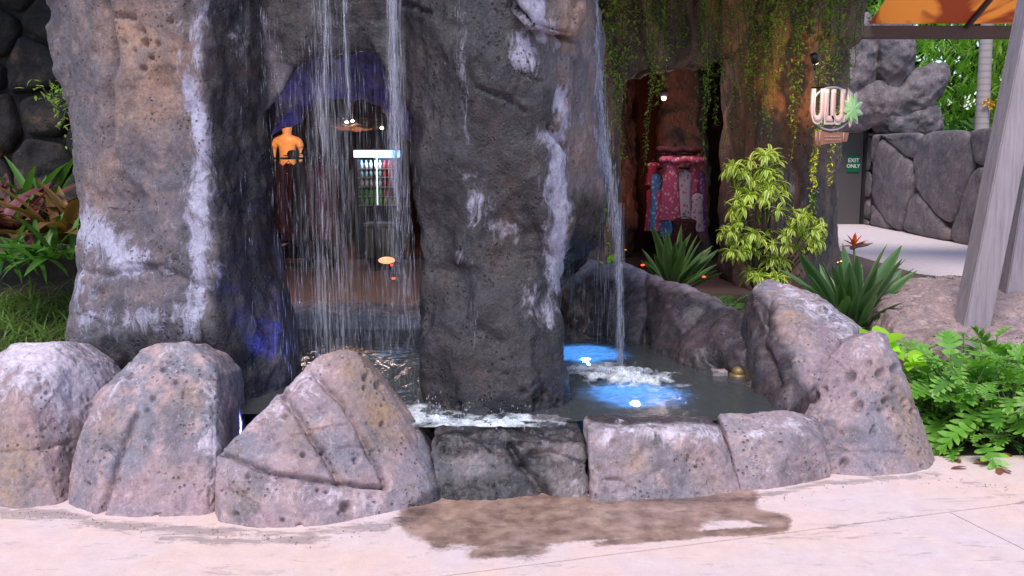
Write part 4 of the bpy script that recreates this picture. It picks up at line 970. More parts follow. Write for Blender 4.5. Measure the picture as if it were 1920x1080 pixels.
# aerated water above the lamps: a cloud of fine bubbles that the lamp light catches
n = NT('bubbles')
tb_ = n.new('ShaderNodeBsdfTranslucent'); tb_.inputs[0].default_value = (.85, .95, 1, 1); tp_ = n.new('ShaderNodeBsdfTransparent'); mx_ = n.new('ShaderNodeMixShader')
n.l(tp_.outputs[0], mx_.inputs[1]); n.l(tb_.outputs[0], mx_.inputs[2])
n.l(n.math('MULTIPLY', n.ramp(n.attr('thick'), [(0, 0), (.8, 1)]), n.ramp(n.noise(34, 6, .65, n.map(n.pos(), (.6, 1.4, 1))), [(.34, .25), (.62, .95)])), mx_.inputs[0]); n.l(mx_.outputs[0], n.out.inputs['Surface'])
M_BUB = n.m
def bubbles(u, v, rx, ry, label, seed):
    c_ = G(u, v, WZ - .03); a_ = np.linspace(-1, 1, 60); X_, Y_ = np.meshgrid(a_, a_); x = X_.ravel(); y = Y_.ravel()
    q = np.stack([x * rx, y * ry, np.full_like(x, seed)], 1); th = np.clip(1.05 - np.hypot(x, y) + .5 * fbm(q / .12, 4), 0, 1)
    idx = np.arange(3600).reshape(60, 60); qf = np.stack([idx[:-1, :-1], idx[:-1, 1:], idx[1:, 1:], idx[1:, :-1]], -1).reshape(-1, 4); qf = qf[(th[qf] > 0).any(1)]
    co, qf, at = compact(np.stack([x * rx, y * ry, .012 * fbm(q / .05, 3)], 1), qf, {'thick': th})
    tag(link('bubble_cloud', mesh_np('bubble_cloud', co, qf, M_BUB, at), None, None, c_), label, 'bubbles', kind='stuff')
bubbles(1195, 734, .42, .52, 'bubbly water glowing blue over the front pool light', 1.0)
bubbles(1098, 664, .32, .50, 'bubbly water glowing blue over the rear pool light', 4.0)
# blue spots aimed up the rock from the pool
def up_spot(nm_loc, target, col, e, ang, label, mat, group='coloured spotlights on the rocks'):
    loc = Vector(nm_loc); d = (Vector(target) - loc).normalized()
    root = empty('spotlight', loc, label, 'spotlight', group)
    m = MB(); m.tube([-d * .06, d * .03], .035, 14); m.tube([(0, 0, -.02), (0, 0, -.10)], .01, 8); m.build('housing', M_DK, root)
    m = MB(); m.tube([d * .031, d * .036], .03, 14); m.build('lens', mat, root)
    l_ = lamp('SPOT', 'spot_lamp', d * .05, col, e, .02, ang, None); l_.parent = root
    l_.rotation_euler = d.to_track_quat('-Z', 'Y').to_euler()
M_BL2 = emis('blue_lens', (.15, .25, 1), 6); M_OR = emis('orange_lens', (1, .38, .08), 8)
up_spot(P(455, 835, 4.68), P(410, 480, 4.93), (.14, .17, 1), 60, 34, 'small blue spotlight between the second boulder and the cracked one', M_BL2)
up_spot(P(560, 745, 4.95), P(440, 450, 5.2), (.1, .13, 1), 9, 60, 'small blue spotlight low in the arch opening', M_BL2)
up_spot(P(700, 760, 4.78), P(880, 520, 4.88), (.15, .15, 1), 3, 50, 'small blue spotlight at the foot of the right pillar', M_BL2)
up_spot((-2.2, 7.45, .6), P(650, 130, 8.4), (.10, .15, 1), 50, 80, 'blue spotlight lighting the brow behind the arch', M_BL2)
up_spot((3.3, 9.3, .5), P(1498, 160, 10.2), (1, .5, .16), 130, 30, 'orange spotlight in the plants aimed at the rock beside the round sign', M_OR)
up_spot((1.5, 12.4, .3), P(1300, 200, 15), (1, .25, .08), 40, 75, 'orange spotlight on the cave floor', M_OR)
# ================================================================== LEAVES AND PLANTS
def leaf_mat(name, c1, c2, edge=None, rough=.45, trans=.35, emitn=None):
    n = NT(name)
    col = n.mix(n.noise(7, 3), c1, c2)
    ir = n.new('ShaderNodeObjectInfo').outputs['Random']
    col = n.mix(1.0, col, n.ramp(ir, [(0, .72), (1, 1.25)]), 'MULTIPLY')
    if edge is not None:
        col = n.mix(n.ramp(n.attr('edge'), [(.45, 0), (.6, 1)]), col, edge)
    pr = n.b; n.set(Base_Color=col, Roughness=rough)
    tlb = n.new('ShaderNodeBsdfTranslucent'); n.l(n.mix(1.0, col, (1.3, 1.5, .6), 'MULTIPLY'), tlb.inputs['Color'])
    ms = n.new('ShaderNodeMixShader'); ms.inputs[0].default_value = trans
    n.l(pr.outputs[0], ms.inputs[1]); n.l(tlb.outputs[0], ms.inputs[2]); n.l(ms.outputs[0], n.out.inputs['Surface'])
    return n.m
M_SONG = leaf_mat('song_leaf', (.20, .36, .04), (.30, .46, .06), (.82, .84, .20), trans=.3)
M_BOP = leaf_mat('paddle_leaf', (.055, .13, .045), (.09, .19, .065), (.14, .24, .09), rough=.35, trans=.2)
M_PHIL = leaf_mat('lobed_leaf', (.09, .27, .03), (.19, .42, .05), (.24, .48, .08), rough=.38, trans=.3)
M_LIME = leaf_mat('lime_leaf', (.30, .60, .03), (.42, .7, .04), trans=.35)
M_FERN = leaf_mat('fern_leaf', (.05, .15, .025), (.10, .24, .04), trans=.3)
M_DFERN = leaf_mat('dark_fern_leaf', (.03, .07, .025), (.05, .11, .035), trans=.2)
M_VINE = leaf_mat('vine_leaf', (.24, .42, .07), (.42, .58, .13), trans=.35)
M_CORD = leaf_mat('burgundy_leaf', (.11, .022, .04), (.17, .05, .06), (.2, .06, .07), trans=.2)
M_CROT = leaf_mat('bronze_leaf', (.12, .06, .03), (.16, .13, .04), (.22, .10, .03), trans=.2)
M_GRASS = leaf_mat('grass_blade', (.10, .20, .04), (.20, .30, .08), trans=.3)
M_BAMB = leaf_mat('bamboo_leaf', (.16, .34, .04), (.30, .50, .06), trans=.4)
M_BAMB2 = leaf_mat('yellow_green_leaf', (.32, .50, .05), (.50, .66, .08), trans=.45)
M_STEM = simple('stem', (.07, .10, .03), .7)
M_TWIG = simple('brown_twig', (.10, .07, .05), .8)

def leaf_mesh(name, L, W, mat, bend=.4, fold=.25, seg=7, prof=None, twist=0.0, petiole=0.0):
    """strap or lance leaf along +Y from the origin, upper side +Z"""
    vs = []; fs = []; ed = []
    a = 0.0; y = 0.0; z = 0.0
    if prof is None: prof = lambda t: math.sin(math.pi * min(1, t * .93 + .07)) ** .7
    py, pz = 0.0, 0.0
    for i in range(seg + 1):
        t = i / seg
        w = W / 2 * max(.02, prof(t))
        ang = bend * t
        if i: y += L / seg * math.cos(-ang); z += L / seg * math.sin(-ang)
        tw = twist * t
        for s_, e in ((-1, 1), (-.5, .0), (0, 0), (.5, .0), (1, 1)):
            dx = s_ * w; dz = abs(s_) * w * fold
            vs.append((dx * math.cos(tw), y, z + dz + dx * math.sin(tw))); ed.append(abs(s_))
    for i in range(seg):
        for k in range(4): fs.append((i * 5 + k, i * 5 + k + 1, (i + 1) * 5 + k + 1, (i + 1) * 5 + k))
    me = bpy.data.meshes.new(name); me.from_pydata(vs, [], fs); me.polygons.foreach_set('use_smooth', [True] * len(fs))
    me.attributes.new('edge', 'FLOAT', 'POINT').data.foreach_set('value', ed)
    me.materials.append(mat)
    return me

def lobed_mesh(name, L, W, mat, lobes=6, bend=.5):
    """philodendron leaf: deep finger lobes each side of the midrib"""
    vs = []; fs = []; ed = []
    def V(x, y, e):
        r = math.hypot(x, y); ang = bend * y / L
        vs.append((x, y * math.cos(ang * .6), -y * math.sin(ang * .6) + abs(x) * .28 + .02 * L * math.sin(9 * x / W + 5 * y / L))); ed.append(e); return len(vs) - 1
    for s_ in (-1, 1):
        for k in range(lobes):
            t0 = k / lobes; t1 = (k + 1) / lobes
            tm = (t0 + t1) / 2
            w = W / 2 * (1 - .55 * abs(t0 - .35) / .65) * (1 if k else .75)
            y0, y1 = t0 * L * .86, t1 * L * .86
            dirx, diry = math.cos(R(18 + 48 * t0)), math.sin(R(18 + 48 * t0))
            m0 = V(0, y0, 0); m1 = V(0, y1, 0)
            a0 = V(s_ * w * .42 * dirx, y0 + w * .42 * diry - L * .012, .4); a1 = V(s_ * w * .36 * dirx, y1 + w * .28 * diry, .4)
            b0 = V(s_ * w * .85 * dirx, y0 + w * .85 * diry - L * .035, .9); b1 = V(s_ * w * .84 * dirx, y0 + w * .85 * diry + L * .085, .9)
            tip = V(s_ * w * 1.05 * dirx, y0 + w * 1.12 * diry + L * .02, 1)
            q = [(m0, a0, a1, m1), (a0, b0, b1, a1), (b0, tip, b1)]
            fs += q if s_ > 0 else [tuple(reversed(x)) for x in q]
    m = V(0, L * .84, 0); l_ = V(-W * .07, L * .9, .6); r_ = V(W * .07, L * .9, .6); t_ = V(0, L * 1.04, 1); fs += [(m, r_, t_, l_)]
    me = bpy.data.meshes.new(name); me.from_pydata(vs, [], fs); me.polygons.foreach_set('use_smooth', [True] * len(fs))
    me.attributes.new('edge', 'FLOAT', 'POINT').data.foreach_set('value', ed); me.materials.append(mat); return me

def place_leaf(root, me, pos, d, scale=1.0, roll=0.0, name='leaf'):
    o = bpy.data.objects.new(name, me); COL.objects.link(o); o.parent = root
    q = Vector(d).to_track_quat('Y', 'Z') @ Quaternion((0, 1, 0), roll)
    o.location = pos; o.rotation_mode = 'QUATERNION'; o.rotation_quaternion = q
    o.scale = (scale,) * 3
    return o

def leaf_cloud(name, placements, me_src, mat):
    """join many copies of one leaf into one mesh; placements: (pos, dir, scale, roll)"""
    k = len(me_src.vertices); co = np.empty(k * 3); me_src.vertices.foreach_get('co', co); co = co.reshape(-1, 3)
    polys = [tuple(p.vertices) for p in me_src.polygons]
    ed = np.zeros(k); 
    if 'edge' in me_src.attributes: me_src.attributes['edge'].data.foreach_get('value', ed)
    C = []; tri = []
    quads = np.array([p_ for p_ in polys if len(p_) == 4]); 
    for i, (pos, d, s, roll) in enumerate(placements):
        M = np.array((Vector(d).to_track_quat('Y', 'Z') @ Quaternion((0, 1, 0), roll)).to_matrix())
        C.append(co @ M.T * s + np.array(pos))
    fs = (quads[None] + k * np.arange(len(placements))[:, None, None]).reshape(-1, 4)
    return mesh_np(name, np.concatenate(C), fs, mat, {'edge': np.tile(ed, len(placements))})

pr = random.Random(5)
# ---- yellow-edged rosette shrub (world coordinates near Y 8.4)
song_me = [leaf_mesh('song_leaf', .125, .032, M_SONG, bend=b, fold=.35, seg=5) for b in (.7, 1.1, 1.5)]
sb = P(1440, 545, 8.4); sb.z = 0.1
sh = empty('rosette_shrub', sb, 'bright yellow-green shrub with rosettes of striped leaves beside the cave', 'shrub')
blobs = [(1432, 312, 34, 22), (1405, 345, 28, 22), (1445, 350, 22, 28), (1385, 385, 16, 14), (1425, 385, 36, 26), (1385, 432, 30, 16), (1430, 448, 50, 24), (1490, 412, 30, 18), (1500, 450, 38, 18), (1530, 436, 14, 18), (1395, 470, 26, 16), (1440, 488, 30, 12), (1408, 515, 20, 10), (1458, 520, 14, 8), (1372, 318, 8, 8), (1440, 290, 14, 6)]
ros = []
tries = 0
while len(ros) < 130 and tries < 9000:
    tries += 1
    b_ = blobs[tries % len(blobs)]
    a = pr.uniform(0, 6.28); r_ = math.sqrt(pr.random())
    u = b_[0] + b_[2] * r_ * math.cos(a); v = b_[1] + b_[3] * r_ * math.sin(a)
    dpt = pr.uniform(-.22, .25)
    q_ = P(u, v, 8.4 + dpt)
    if all((q_ - o_).length > .06 for o_ in ros): ros.append(q_)
pl_ = []
axis_c = P(1440, 420, 8.4)
for q_ in ros:
    out = (q_ - Vector((axis_c.x, 8.5, q_.z - .1))); out.z = abs(out.z) + .12; out.normalize()
    o1 = out.orthogonal().normalized(); o2 = out.cross(o1)
    nl = pr.randint(10, 14); ph = pr.random() * 6
    for k in range(nl):
        t = ph + k * 2.4; el = .25 + .55 * k / nl
        d = (o1 * math.cos(t) + o2 * math.sin(t)) * math.cos(el) + out * math.sin(el)
        pl_.append((q_, d, pr.uniform(.55, 1.2), pr.uniform(-.3, .3)))
pl_.sort(key=lambda a: a[0].y)
for a in pl_[:300]: place_leaf(sh, pr.choice(song_me), a[0] - sb, a[1], a[2], a[3])
lc = link('leaves', leaf_cloud('leaves', [(a[0] - sb, a[1], a[2], a[3]) for a in pl_[300:]], song_me[1], M_SONG), None, sh); lc['kind'] = 'stuff'
m = MB()
for q_ in ros[::2]:
    mid = Vector((sb.x + (q_.x - sb.x) * .4, 8.5, (q_.z + .1) / 2))
    m.tube([Vector((sb.x + (q_.x - sb.x) * .1, 8.5, .1)) - sb, mid - sb, q_ - sb], [.012, .009, .005], 5)
m.build('stem', M_TWIG, sh)

# ---- paddle-leaved plants
def paddle(u, v, Y, zb, specs, label, flower=None, seed=1):
    rr_ = random.Random(seed)
    b = P(u, v, Y); b.z = zb
    root = empty('bird_of_paradise', b, label, 'plant')
    mes = [leaf_mesh('paddle_leaf', 1, .145, M_BOP, bend=bb, fold=.30, seg=8, prof=lambda t: .06 + .94 * max(0, math.sin(math.pi * min(1, max(0, (t - .22) / .78)))) ** .75) for bb in (.05, .15, .3)]
    specs = specs + [(a + rr_.uniform(-22, 22), b_ + rr_.uniform(8, 45), c + rr_.uniform(-.25, .25)) for a, b_, c in specs]
    for (tu, tv, ty) in specs:
        tip = P(tu, tv, ty); base_ = b + Vector((rr_.uniform(-.06, .06), rr_.uniform(-.06, .06), 0))
        d = tip - base_; L = d.length
        d.z += L * .06
        o = place_leaf(root, rr_.choice(mes), base_ - b, d, L * 1.03, rr_.uniform(-.9, .9))
        o.scale = (L * 1.03 * rr_.uniform(.8, 1.1), L * 1.03, L * 1.03)
    if flower:
        fu, fv, fy = flower
        f_ = P(fu, fv, fy) - b
        st = MB(); st.tube([Vector((0, 0, 0)), f_ * .5 + Vector((.02, 0, .02)), f_ + Vector((0, 0, -.06))], [.012, .010, .009], 8); st.build('flower_stem', M_STEM, root)
        M_BR = simple('flower_bract', (.18, .10, .08), .5); M_PET = simple('orange_petal', (.75, .13, .02), .45, var=.2)
        sp_ = MB(); sp_.tube([f_ + Vector((-.03, 0, -.06)), f_ + Vector((.03, 0, -.035)), f_ + Vector((.10, 0, -.03)), f_ + Vector((.15, 0, -.015))], [.014, .02, .012, .002], 8); sp_.build('bract', M_BR, root)
        pm_ = leaf_mesh('petal', .12, .035, M_PET, bend=.2, fold=.5, seg=4)
        for dx, dy, dz in [(-.5, 0, 1), (-.1, -.3, 1), (.35, -.2, .9), (.1, .2, 1.2), (-.8, -.2, .6), (.8, -.2, .55), (-.3, -.5, .5), (.4, -.6, .4), (-1, 0, .1)]:
            place_leaf(root, pm_, f_ + Vector((0, 0, -.045)), (dx, dy, dz), 1.0, 0, 'petal')
    return root
paddle(1595, 640, 7.6, .1, [(1497, 480, 7.5), (1520, 520, 7.3), (1545, 476, 7.7), (1585, 462, 7.7), (1600, 480, 7.4), (1625, 482, 7.6), (1660, 462, 7.7), (1686, 464, 7.5), (1690, 490, 7.4), (1678, 525, 7.3), (1510, 545, 7.2), (1560, 500, 7.3), (1640, 500, 7.3), (1535, 500, 7.9), (1615, 500, 7.9), (1650, 520, 7.2), (1570, 540, 7.1), (1600, 520, 7.2), (1667, 480, 7.9), (1530, 570, 7.3), (1635, 560, 7.2)],
       'bird of paradise plant with one orange flower behind the humped boulder', (1602, 452, 7.5), 4)
paddle(1262, 560, 9.6, .15, [(1205, 470, 9.5), (1232, 418, 9.6), (1250, 435, 9.4), (1275, 425, 9.7), (1300, 440, 9.5), (1330, 462, 9.4), (1343, 468, 9.5), (1215, 490, 9.3), (1245, 455, 9.2), (1290, 450, 9.3), (1315, 485, 9.2), (1340, 495, 9.4), (1265, 460, 9.1), (1200, 500, 9.4), (1308, 448, 9.8), (1228, 448, 9.7)],
       'dark green paddle-leaved plant without flower in front of the cave mouth', None, 9)

def fan_plant(name, u, v, Y, zb, count, L, W, mat, label, cat='plant', el=(.1, 1.2), az=(0, 6.28), bend=.9, seed=2, seg=6, spread=.04, fold=.25, prof=None, lobed=False, group=None, petiole=False, k=None, elow=None):
    rr_ = random.Random(seed); b = P(u, v, Y); b.z = zb
    root = empty(name, b, label, cat, group)
    if lobed: mes = [lobed_mesh('lobed_leaf', L, W, mat, 5, bb) for bb in (.3, .6, .9)]
    else: mes = [leaf_mesh('leaf_blade', L, W, mat, bend=bend * bb, fold=fold, seg=seg, prof=prof) for bb in (.6, 1.0, 1.4)]
    st = MB()
    for i in range(count):
        a = rr_.uniform(*az); e = rr_.uniform(*el)
        d = Vector((math.cos(a) * math.cos(e), math.sin(a) * math.cos(e), math.sin(e)))
        pos = Vector((rr_.gauss(0, spread), rr_.gauss(0, spread), 0))
        if petiole:
            pl = petiole * rr_.uniform(.5, 1.1); pt = pos + d * pl + Vector((0, 0, .0))
            st.tube([pos, pos + d * pl * .5 + Vector((0, 0, .03)), pt], [.006, .005, .004], 5)
            d2 = Vector((d.x, d.y, d.z * .25 - .1 + rr_.uniform(-.2, .35)))
            place_leaf(root, rr_.choice(mes), pt, d2, rr_.uniform(.55, 1.35), rr_.uniform(-.4, .4))
        else: place_leaf(root, rr_.choice(mes), pos, d, rr_.uniform(.7, 1.15), rr_.uniform(-.5, .5))
    if petiole: st.build('stem', M_STEM, root)
    return root

# lobed philodendron bush at the right, several plants grown together
for i, (u, v, Y, cnt, lb) in enumerate([(1790, 830, 5.35, 70, 'lobed-leaf bush touching the right boulder, its nearest left part'), (1890, 850, 5.1, 80, 'lobed-leaf bush running out of frame at the lower right'),
                                  (1850, 790, 5.9, 50, 'lobed-leaf bush behind, below the leaning posts'), (1930, 800, 5.7, 50, 'lobed-leaf bush at the far right edge under the mound')]):
    fan_plant('philodendron', u, v, Y, .0, int(cnt * 1.7), .175, .165, M_PHIL, lb, 'bush', el=(.05, 1.35), lobed=True, petiole=.44, seed=30 + i, spread=.10, group='green lobed-leaf bushes at the right')
# lime leaves by the right boulder
def arrow_prof(t): return max(.02, math.sin(math.pi * min(1, t * .85 + .15)) ** .6)
fan_plant('lime_leaf_plant', 1645, 640, 5.4, .46, 8, .22, .17, M_LIME, 'bright lime-green broad leaves between the humped and the right boulder', el=(.3, 1.1), seed=8, prof=arrow_prof, spread=.05)
fan_plant('lime_leaf_plant', 1695, 690, 5.4, .38, 7, .14, .10, M_LIME, 'small yellow-lime leaves right of the tall right boulder top', el=(.2, 1.1), seed=9, prof=arrow_prof, spread=.04)
def frond(name, u, v, Y, zb, nf, L, mat, label, el=(.2, 1.0), az=(0, 6.28), seed=4, leafL=.09, leafW=.02, n_leaf=14, cat='fern'):
    rr_ = random.Random(seed); b = P(u, v, Y); b.z = zb
    root = empty(name, b, label, cat)
    lm = leaf_mesh('leaflet', leafL, leafW, mat, bend=.3, seg=3)
    for i in range(nf):
        a = rr_.uniform(*az); e = rr_.uniform(*el); pts = []
        p_ = Vector((0, 0, 0)); 
        for k in range(n_leaf + 1):
            ee = e - 1.3 * k / n_leaf; d = Vector((math.cos(a) * math.cos(ee), math.sin(a) * math.cos(ee), math.sin(ee)))
            pts.append(p_.copy()); p_ = p_ + d * L / n_leaf
        pls = []
        side_ = Vector((-math.sin(a), math.cos(a), 0))
        for k in range(2, n_leaf + 1):
            d = (pts[k] - pts[k - 1]).normalized()
            s = 1 - .6 * abs(k / n_leaf - .45) / .55
            for q_ in (-1, 1): pls.append((pts[k], side_ * q_ + d * .5 + Vector((0, 0, .05)), s, 0))
        st = MB(); st.tube(pts, .004, 4)
        fo_ = st.build('frond', M_STEM, root)
        l_ = link('leaflets', leaf_cloud('leaflets', pls, lm, mat), None, fo_)
    return root
frond('fern', 1370, 570, 7.6, .35, 7, .38, M_FERN, 'bright green fern tucked between the rim and the humped boulder', seed=3)
frond('fern', 1500, 560, 7.6, .35, 9, .5, M_FERN, 'green fern behind the humped boulder, left of the flower', seed=12, el=(.1, .8))
frond('palm_seedling', 1800, 560, 8.6, .25, 7, .55, M_DFERN, 'dark cut-leaved plant just left of the leaning posts', seed=14, el=(.3, 1.2), leafL=.13, leafW=.03, n_leaf=9, cat='plant')
fan_plant('garden_plant', 1690, 600, 7.3, .2, 26, .20, .06, M_FERN, 'low green leafy plant in front of the gravelly mound', el=(.1, 1.2), seed=16, spread=.14)
fan_plant('garden_plant', 1655, 610, 7.2, .2, 18, .20, .06, M_FERN, 'low leafy plant at the foot of the bird of paradise', el=(.1, 1.2), seed=17, spread=.12)
fan_plant('garden_plant', 1340, 560, 8.4, .2, 16, .45, .10, M_BOP, 'low dark broad-bladed plant between the two paddle plants', el=(.05, .6), seed=18, spread=.10)
fan_plant('garden_plant', 1520, 600, 7.0, .3, 16, .3, .07, M_FERN, 'leafy ground plant right behind the humped boulder', el=(.05, .8), seed=19, spread=.1)
fan_plant('tiny_weed', 1330, 618, 6.05, P(1330, 622, 6.05).z, 9, .05, .012, M_LIME, 'tiny yellow weed growing on the dark pool rim', el=(.3, 1.3), seed=20, spread=.01)
fan_plant('tiny_weed', 1145, 495, 7.3, P(1145, 497, 7.2).z, 10, .10, .035, M_LIME, 'small lime weed on the crest of the rim beside the stream', el=(.3, 1.3), seed=21, spread=.03)
# raised bed behind the pool
bed = MB(); n_ = 40
bx_ = np.linspace(.9, 4.6, 60); by_ = np.linspace(6.2, 10.3, 60); X, Y = np.meshgrid(bx_, by_); x = X.ravel(); y = Y.ravel()
e_ = np.minimum(np.minimum((x - .9) / .5, (4.6 - x) / .8), np.minimum((y - 6.2) / .3, (10.3 - y) / .8)); z = .22 * np.clip(e_, 0, 1) + .05 * fbm(np.stack([x, y, x * 0], 1) / .3, 3) - .02
idx = np.arange(3600).reshape(60, 60); qf = np.stack([idx[:-1, :-1], idx[:-1, 1:], idx[1:, 1:], idx[1:, :-1]], -1).reshape(-1, 4)
tag(link('garden_bed', mesh_np('garden_bed', np.stack([x, y, z], 1), qf, M_SOIL)), kind='structure')
bx_ = np.linspace(-6.5, -2.2, 60); by_ = np.linspace(5.2, 9.2, 60); X, Y = np.meshgrid(bx_, by_); x = X.ravel(); y = Y.ravel()
z = .12 * np.clip(np.minimum((y - 5.2) / .3, 1), 0, 1) + np.clip(y - 5.2, 0, 2.4) * .26 + .05 * fbm(np.stack([x, y, x * 0], 1) / .3, 3) - .02
tag(link('garden_bed', mesh_np('garden_bed', np.stack([x, y, z], 1), qf, M_SOIL)), kind='structure')

# ---- gravelly mound with two leaning timber posts
md = [P(1675, 600, 6.9), P(1740, 560, 7.2), P(1800, 545, 7.4), P(1900, 535, 7.6), P(2050, 540, 7.6), P(1680, 640, 6.6), P(1760, 650, 6.4), P(1950, 650, 6.4), P(2080, 640, 6.6), V3(2.6, 6.4, 0), V3(4.6, 6.2, 0), V3(5.0, 8.6, 0), V3(2.9, 8.6, 0), V3(3.2, 8.4, .5), V3(4.6, 8.4, .5)]
make_rock('rock_mound', 'reddish gravelly rock mound that the leaning posts stand on', 'rock', [md], M_MOUND, vox=0.016, smooth=7, seed=2.7, disp=((.4, .08, 4), (.08, .02, 4)), ridge=(.15, .012), clip=-.02)
n = NT('weathered_timber')
pw = n.map(n.pos(), (7, 7, .5))
g_ = n.noise(5, 9, .7, pw)
n.set(Base_Color=n.mix(n.ramp(g_, [(.3, 0), (.7, 1)]), (.27, .22, .245), (.44, .38, .42)), Roughness=.8)
n.l(n.bump(g_, .6, .01), n.b.inputs['Normal']); M_TIMB = n.m
def post(b, t, w, dep, label, rot=0):
    """square timber: w across the view, dep into it"""
    b, t = Vector(b), Vector(t); d = (t - b).normalized()
    sx = Vector((math.cos(rot), math.sin(rot), 0)); sx = (sx - d * sx.dot(d)).normalized(); sy = d.cross(sx)
    bm = bmesh.new(); bmesh.ops.create_cube(bm, size=1)
    L = (t - b).length
    M = Matrix((sx * w, sy * dep, d * L)).transposed().to_4x4(); M.translation = (b + t) / 2 - b
    bm.transform(M); bmesh.ops.bevel(bm, geom=bm.edges[:], offset=.008, segments=2, affect='EDGES')
    m = MB().bm(bm); o = m.build('timber_post', M_TIMB, smooth=False, loc=None); o.location = b
    return tag(o, label, 'post', 'leaning timber posts')
post(P(1818, 625, 6.85), P(1995, -250, 6.9), .195, .19, 'thick weathered leaning timber post, the nearer left one')
post(P(1888, 610, 7.5), P(2035, -250, 7.8), .20, .19, 'leaning timber post half out of frame behind the nearer one')
M_HOLE = M_DK
mb = MB(); mb.tube([P(1862, 562, 6.95), P(1866, 552, 6.95)], .02, 8)

# ---- canopy with translucent orange sheet, beam and rafter
n = NT('orange_canopy_sheet')
tb = n.new('ShaderNodeBsdfTranslucent')
pm2 = n.ramp(n.noise(.9, 3, .5, n.map(n.pos(), (1, .7, 1)), .8), [(.46, 0), (.52, 1)])  # dapple of leaf shadow, painted into the sheet colour
cc = n.mix(pm2, (.34, .06, .02), (.95, .30, .05)); n.l(cc, tb.inputs[0]); n.set(Base_Color=cc, Roughness=.7)
ms = n.new('ShaderNodeMixShader'); ms.inputs[0].default_value = .6; n.l(n.b.outputs[0], ms.inputs[1]); n.l(tb.outputs[0], ms.inputs[2]); n.l(ms.outputs[0], n.out.inputs['Surface']); M_CAN = n.m
M_BEAM = simple('beam_wood', (.12, .075, .07), .7, vscale=4, bump=.01)
cr = empty('canopy', (6.6, 13, 3.3), 'orange translucent canopy on a dark beam at the upper right', 'canopy')
bl_, br_ = P(1625, 72, 14), P(1990, 78, 14)
part(MB().box((bl_.x - .1, 13.9, bl_.z - .0), (br_.x + 1, 14.12, bl_.z + .17), .01), 'beam', M_BEAM, cr, smooth=False)
m = MB(); 
for i in range(9):
    for j in range(5):
        pass
gx = np.linspace(bl_.x, br_.x + 1, 20); gy = np.linspace(0, 1, 10); X, Yv = np.meshgrid(gx, gy); 
zz = bl_.z + .20 + Yv * 1.5 - .06 * np.sin(np.pi * Yv) ; yy = 13.95 - Yv * 3.2
co = np.stack([X.ravel(), yy.ravel(), zz.ravel()], 1); idx = np.arange(200).reshape(10, 20); qf = np.stack([idx[:-1, :-1], idx[:-1, 1:], idx[1:, 1:], idx[1:, :-1]], -1).reshape(-1, 4)
o = link('canopy_sheet', mesh_np('canopy_sheet', co, qf, M_CAN), None, cr); o.matrix_parent_inverse = Matrix.Translation(-Vector(cr.location))
for u in (1812, 1960):
    a_ = P(u, 55, 13.9)
    part(MB().tube([(a_.x, 13.88, bl_.z + .16), (a_.x + .05, 10.8, bl_.z + 1.62)], .045, 10), 'rafter', M_BEAM, cr)

# ---- greenery far right: bamboo, palm trunk, flowers
def thicket(name, label, x0, x1, y0, y1, z0, z1, cnt, mat, L, W, seed, droop=.6, cat='bamboo'):
    rr_ = random.Random(seed); lm = leaf_mesh('l', L, W, mat, bend=.5, seg=2, fold=.2)
    pls = []
    while len(pls) < cnt:
        c_ = Vector((rr_.uniform(x0, x1), rr_.uniform(y0, y1), rr_.uniform(z0, z1)))
        hd = rr_.uniform(0, 6.28)
        for _ in range(rr_.randint(5, 9)):
            a = hd + rr_.gauss(0, .7)
            d = Vector((math.cos(a), math.sin(a), rr_.uniform(-1.2, .1) * droop * 1.6)); pls.append((c_ + Vector((rr_.gauss(0, .08), rr_.gauss(0, .08), rr_.gauss(0, .06))), d, rr_.uniform(.6, 1.2), rr_.uniform(-.8, .8)))
    b = Vector(((x0 + x1) / 2, (y0 + y1) / 2, 0)); pls = [(p_ - b, d, s, r_) for p_, d, s, r_ in pls]
    o = link(name, leaf_cloud(name, pls, lm, mat)); o.location = b
    return tag(o, label, cat, kind='stuff')
thicket('bamboo_thicket', 'dense green bamboo filling the view behind the far stone wall', 9.2, 13.5, 23.5, 26.0, .8, 6.5, 7000, M_BAMB, .30, .055, 1)
thicket('leafy_thicket', 'sunny yellow-green foliage between the palm trunk and the posts', 11.4, 15.0, 22.0, 24.6, 1.0, 6.5, 4500, M_BAMB2, .26, .075, 2, cat='foliage')
thicket('leafy_thicket', 'low green shrubs along the top of the far stone wall', 9.4, 13.6, 21.8, 22.8, 1.4, 2.4, 900, M_FERN, .22, .10, 3, cat='foliage')
hb = MB(); hb.add([(6, 27, -.1), (30, 27, -.1), (30, 27, 12), (6, 27, 12)], [(0, 1, 2, 3)])
thicket('hedge', 'dark green backdrop of trees behind the bamboo', 7, 18, 26.5, 29, 0, 8, 9000, M_DFERN, .55, .2, 4, cat='trees')
m = MB()
for i in range(16):
    x_ = pr.uniform(9.3, 13.3); y_ = pr.uniform(23.5, 26); m.tube([(x_, y_, 0), (x_ + pr.uniform(-.2, .2), y_, 3.5), (x_ + pr.uniform(-.7, .7), y_ - .4, 7)], [.03, .028, .015], 6)
tag(m.build('bamboo_culms', simple('bamboo_culm', (.2, .2, .07), .5)), 'thin upright bamboo stems inside the thicket', 'bamboo', kind='stuff')
pt = P(1838, 255, 21.2); pt.z = 1.4
pr_ = empty('palm_tree', (pt.x, 21.2, 0), 'pale ringed palm trunk rising behind the far wall', 'palm tree')
n = NT('palm_bark'); rg = n.new('ShaderNodeTexWave', wave_type='BANDS', bands_direction='Z'); rg.inputs['Scale'].default_value = 2.2; rg.inputs['Distortion'].default_value = 1.5; n.l(n.pos(), rg.inputs['Vector'])
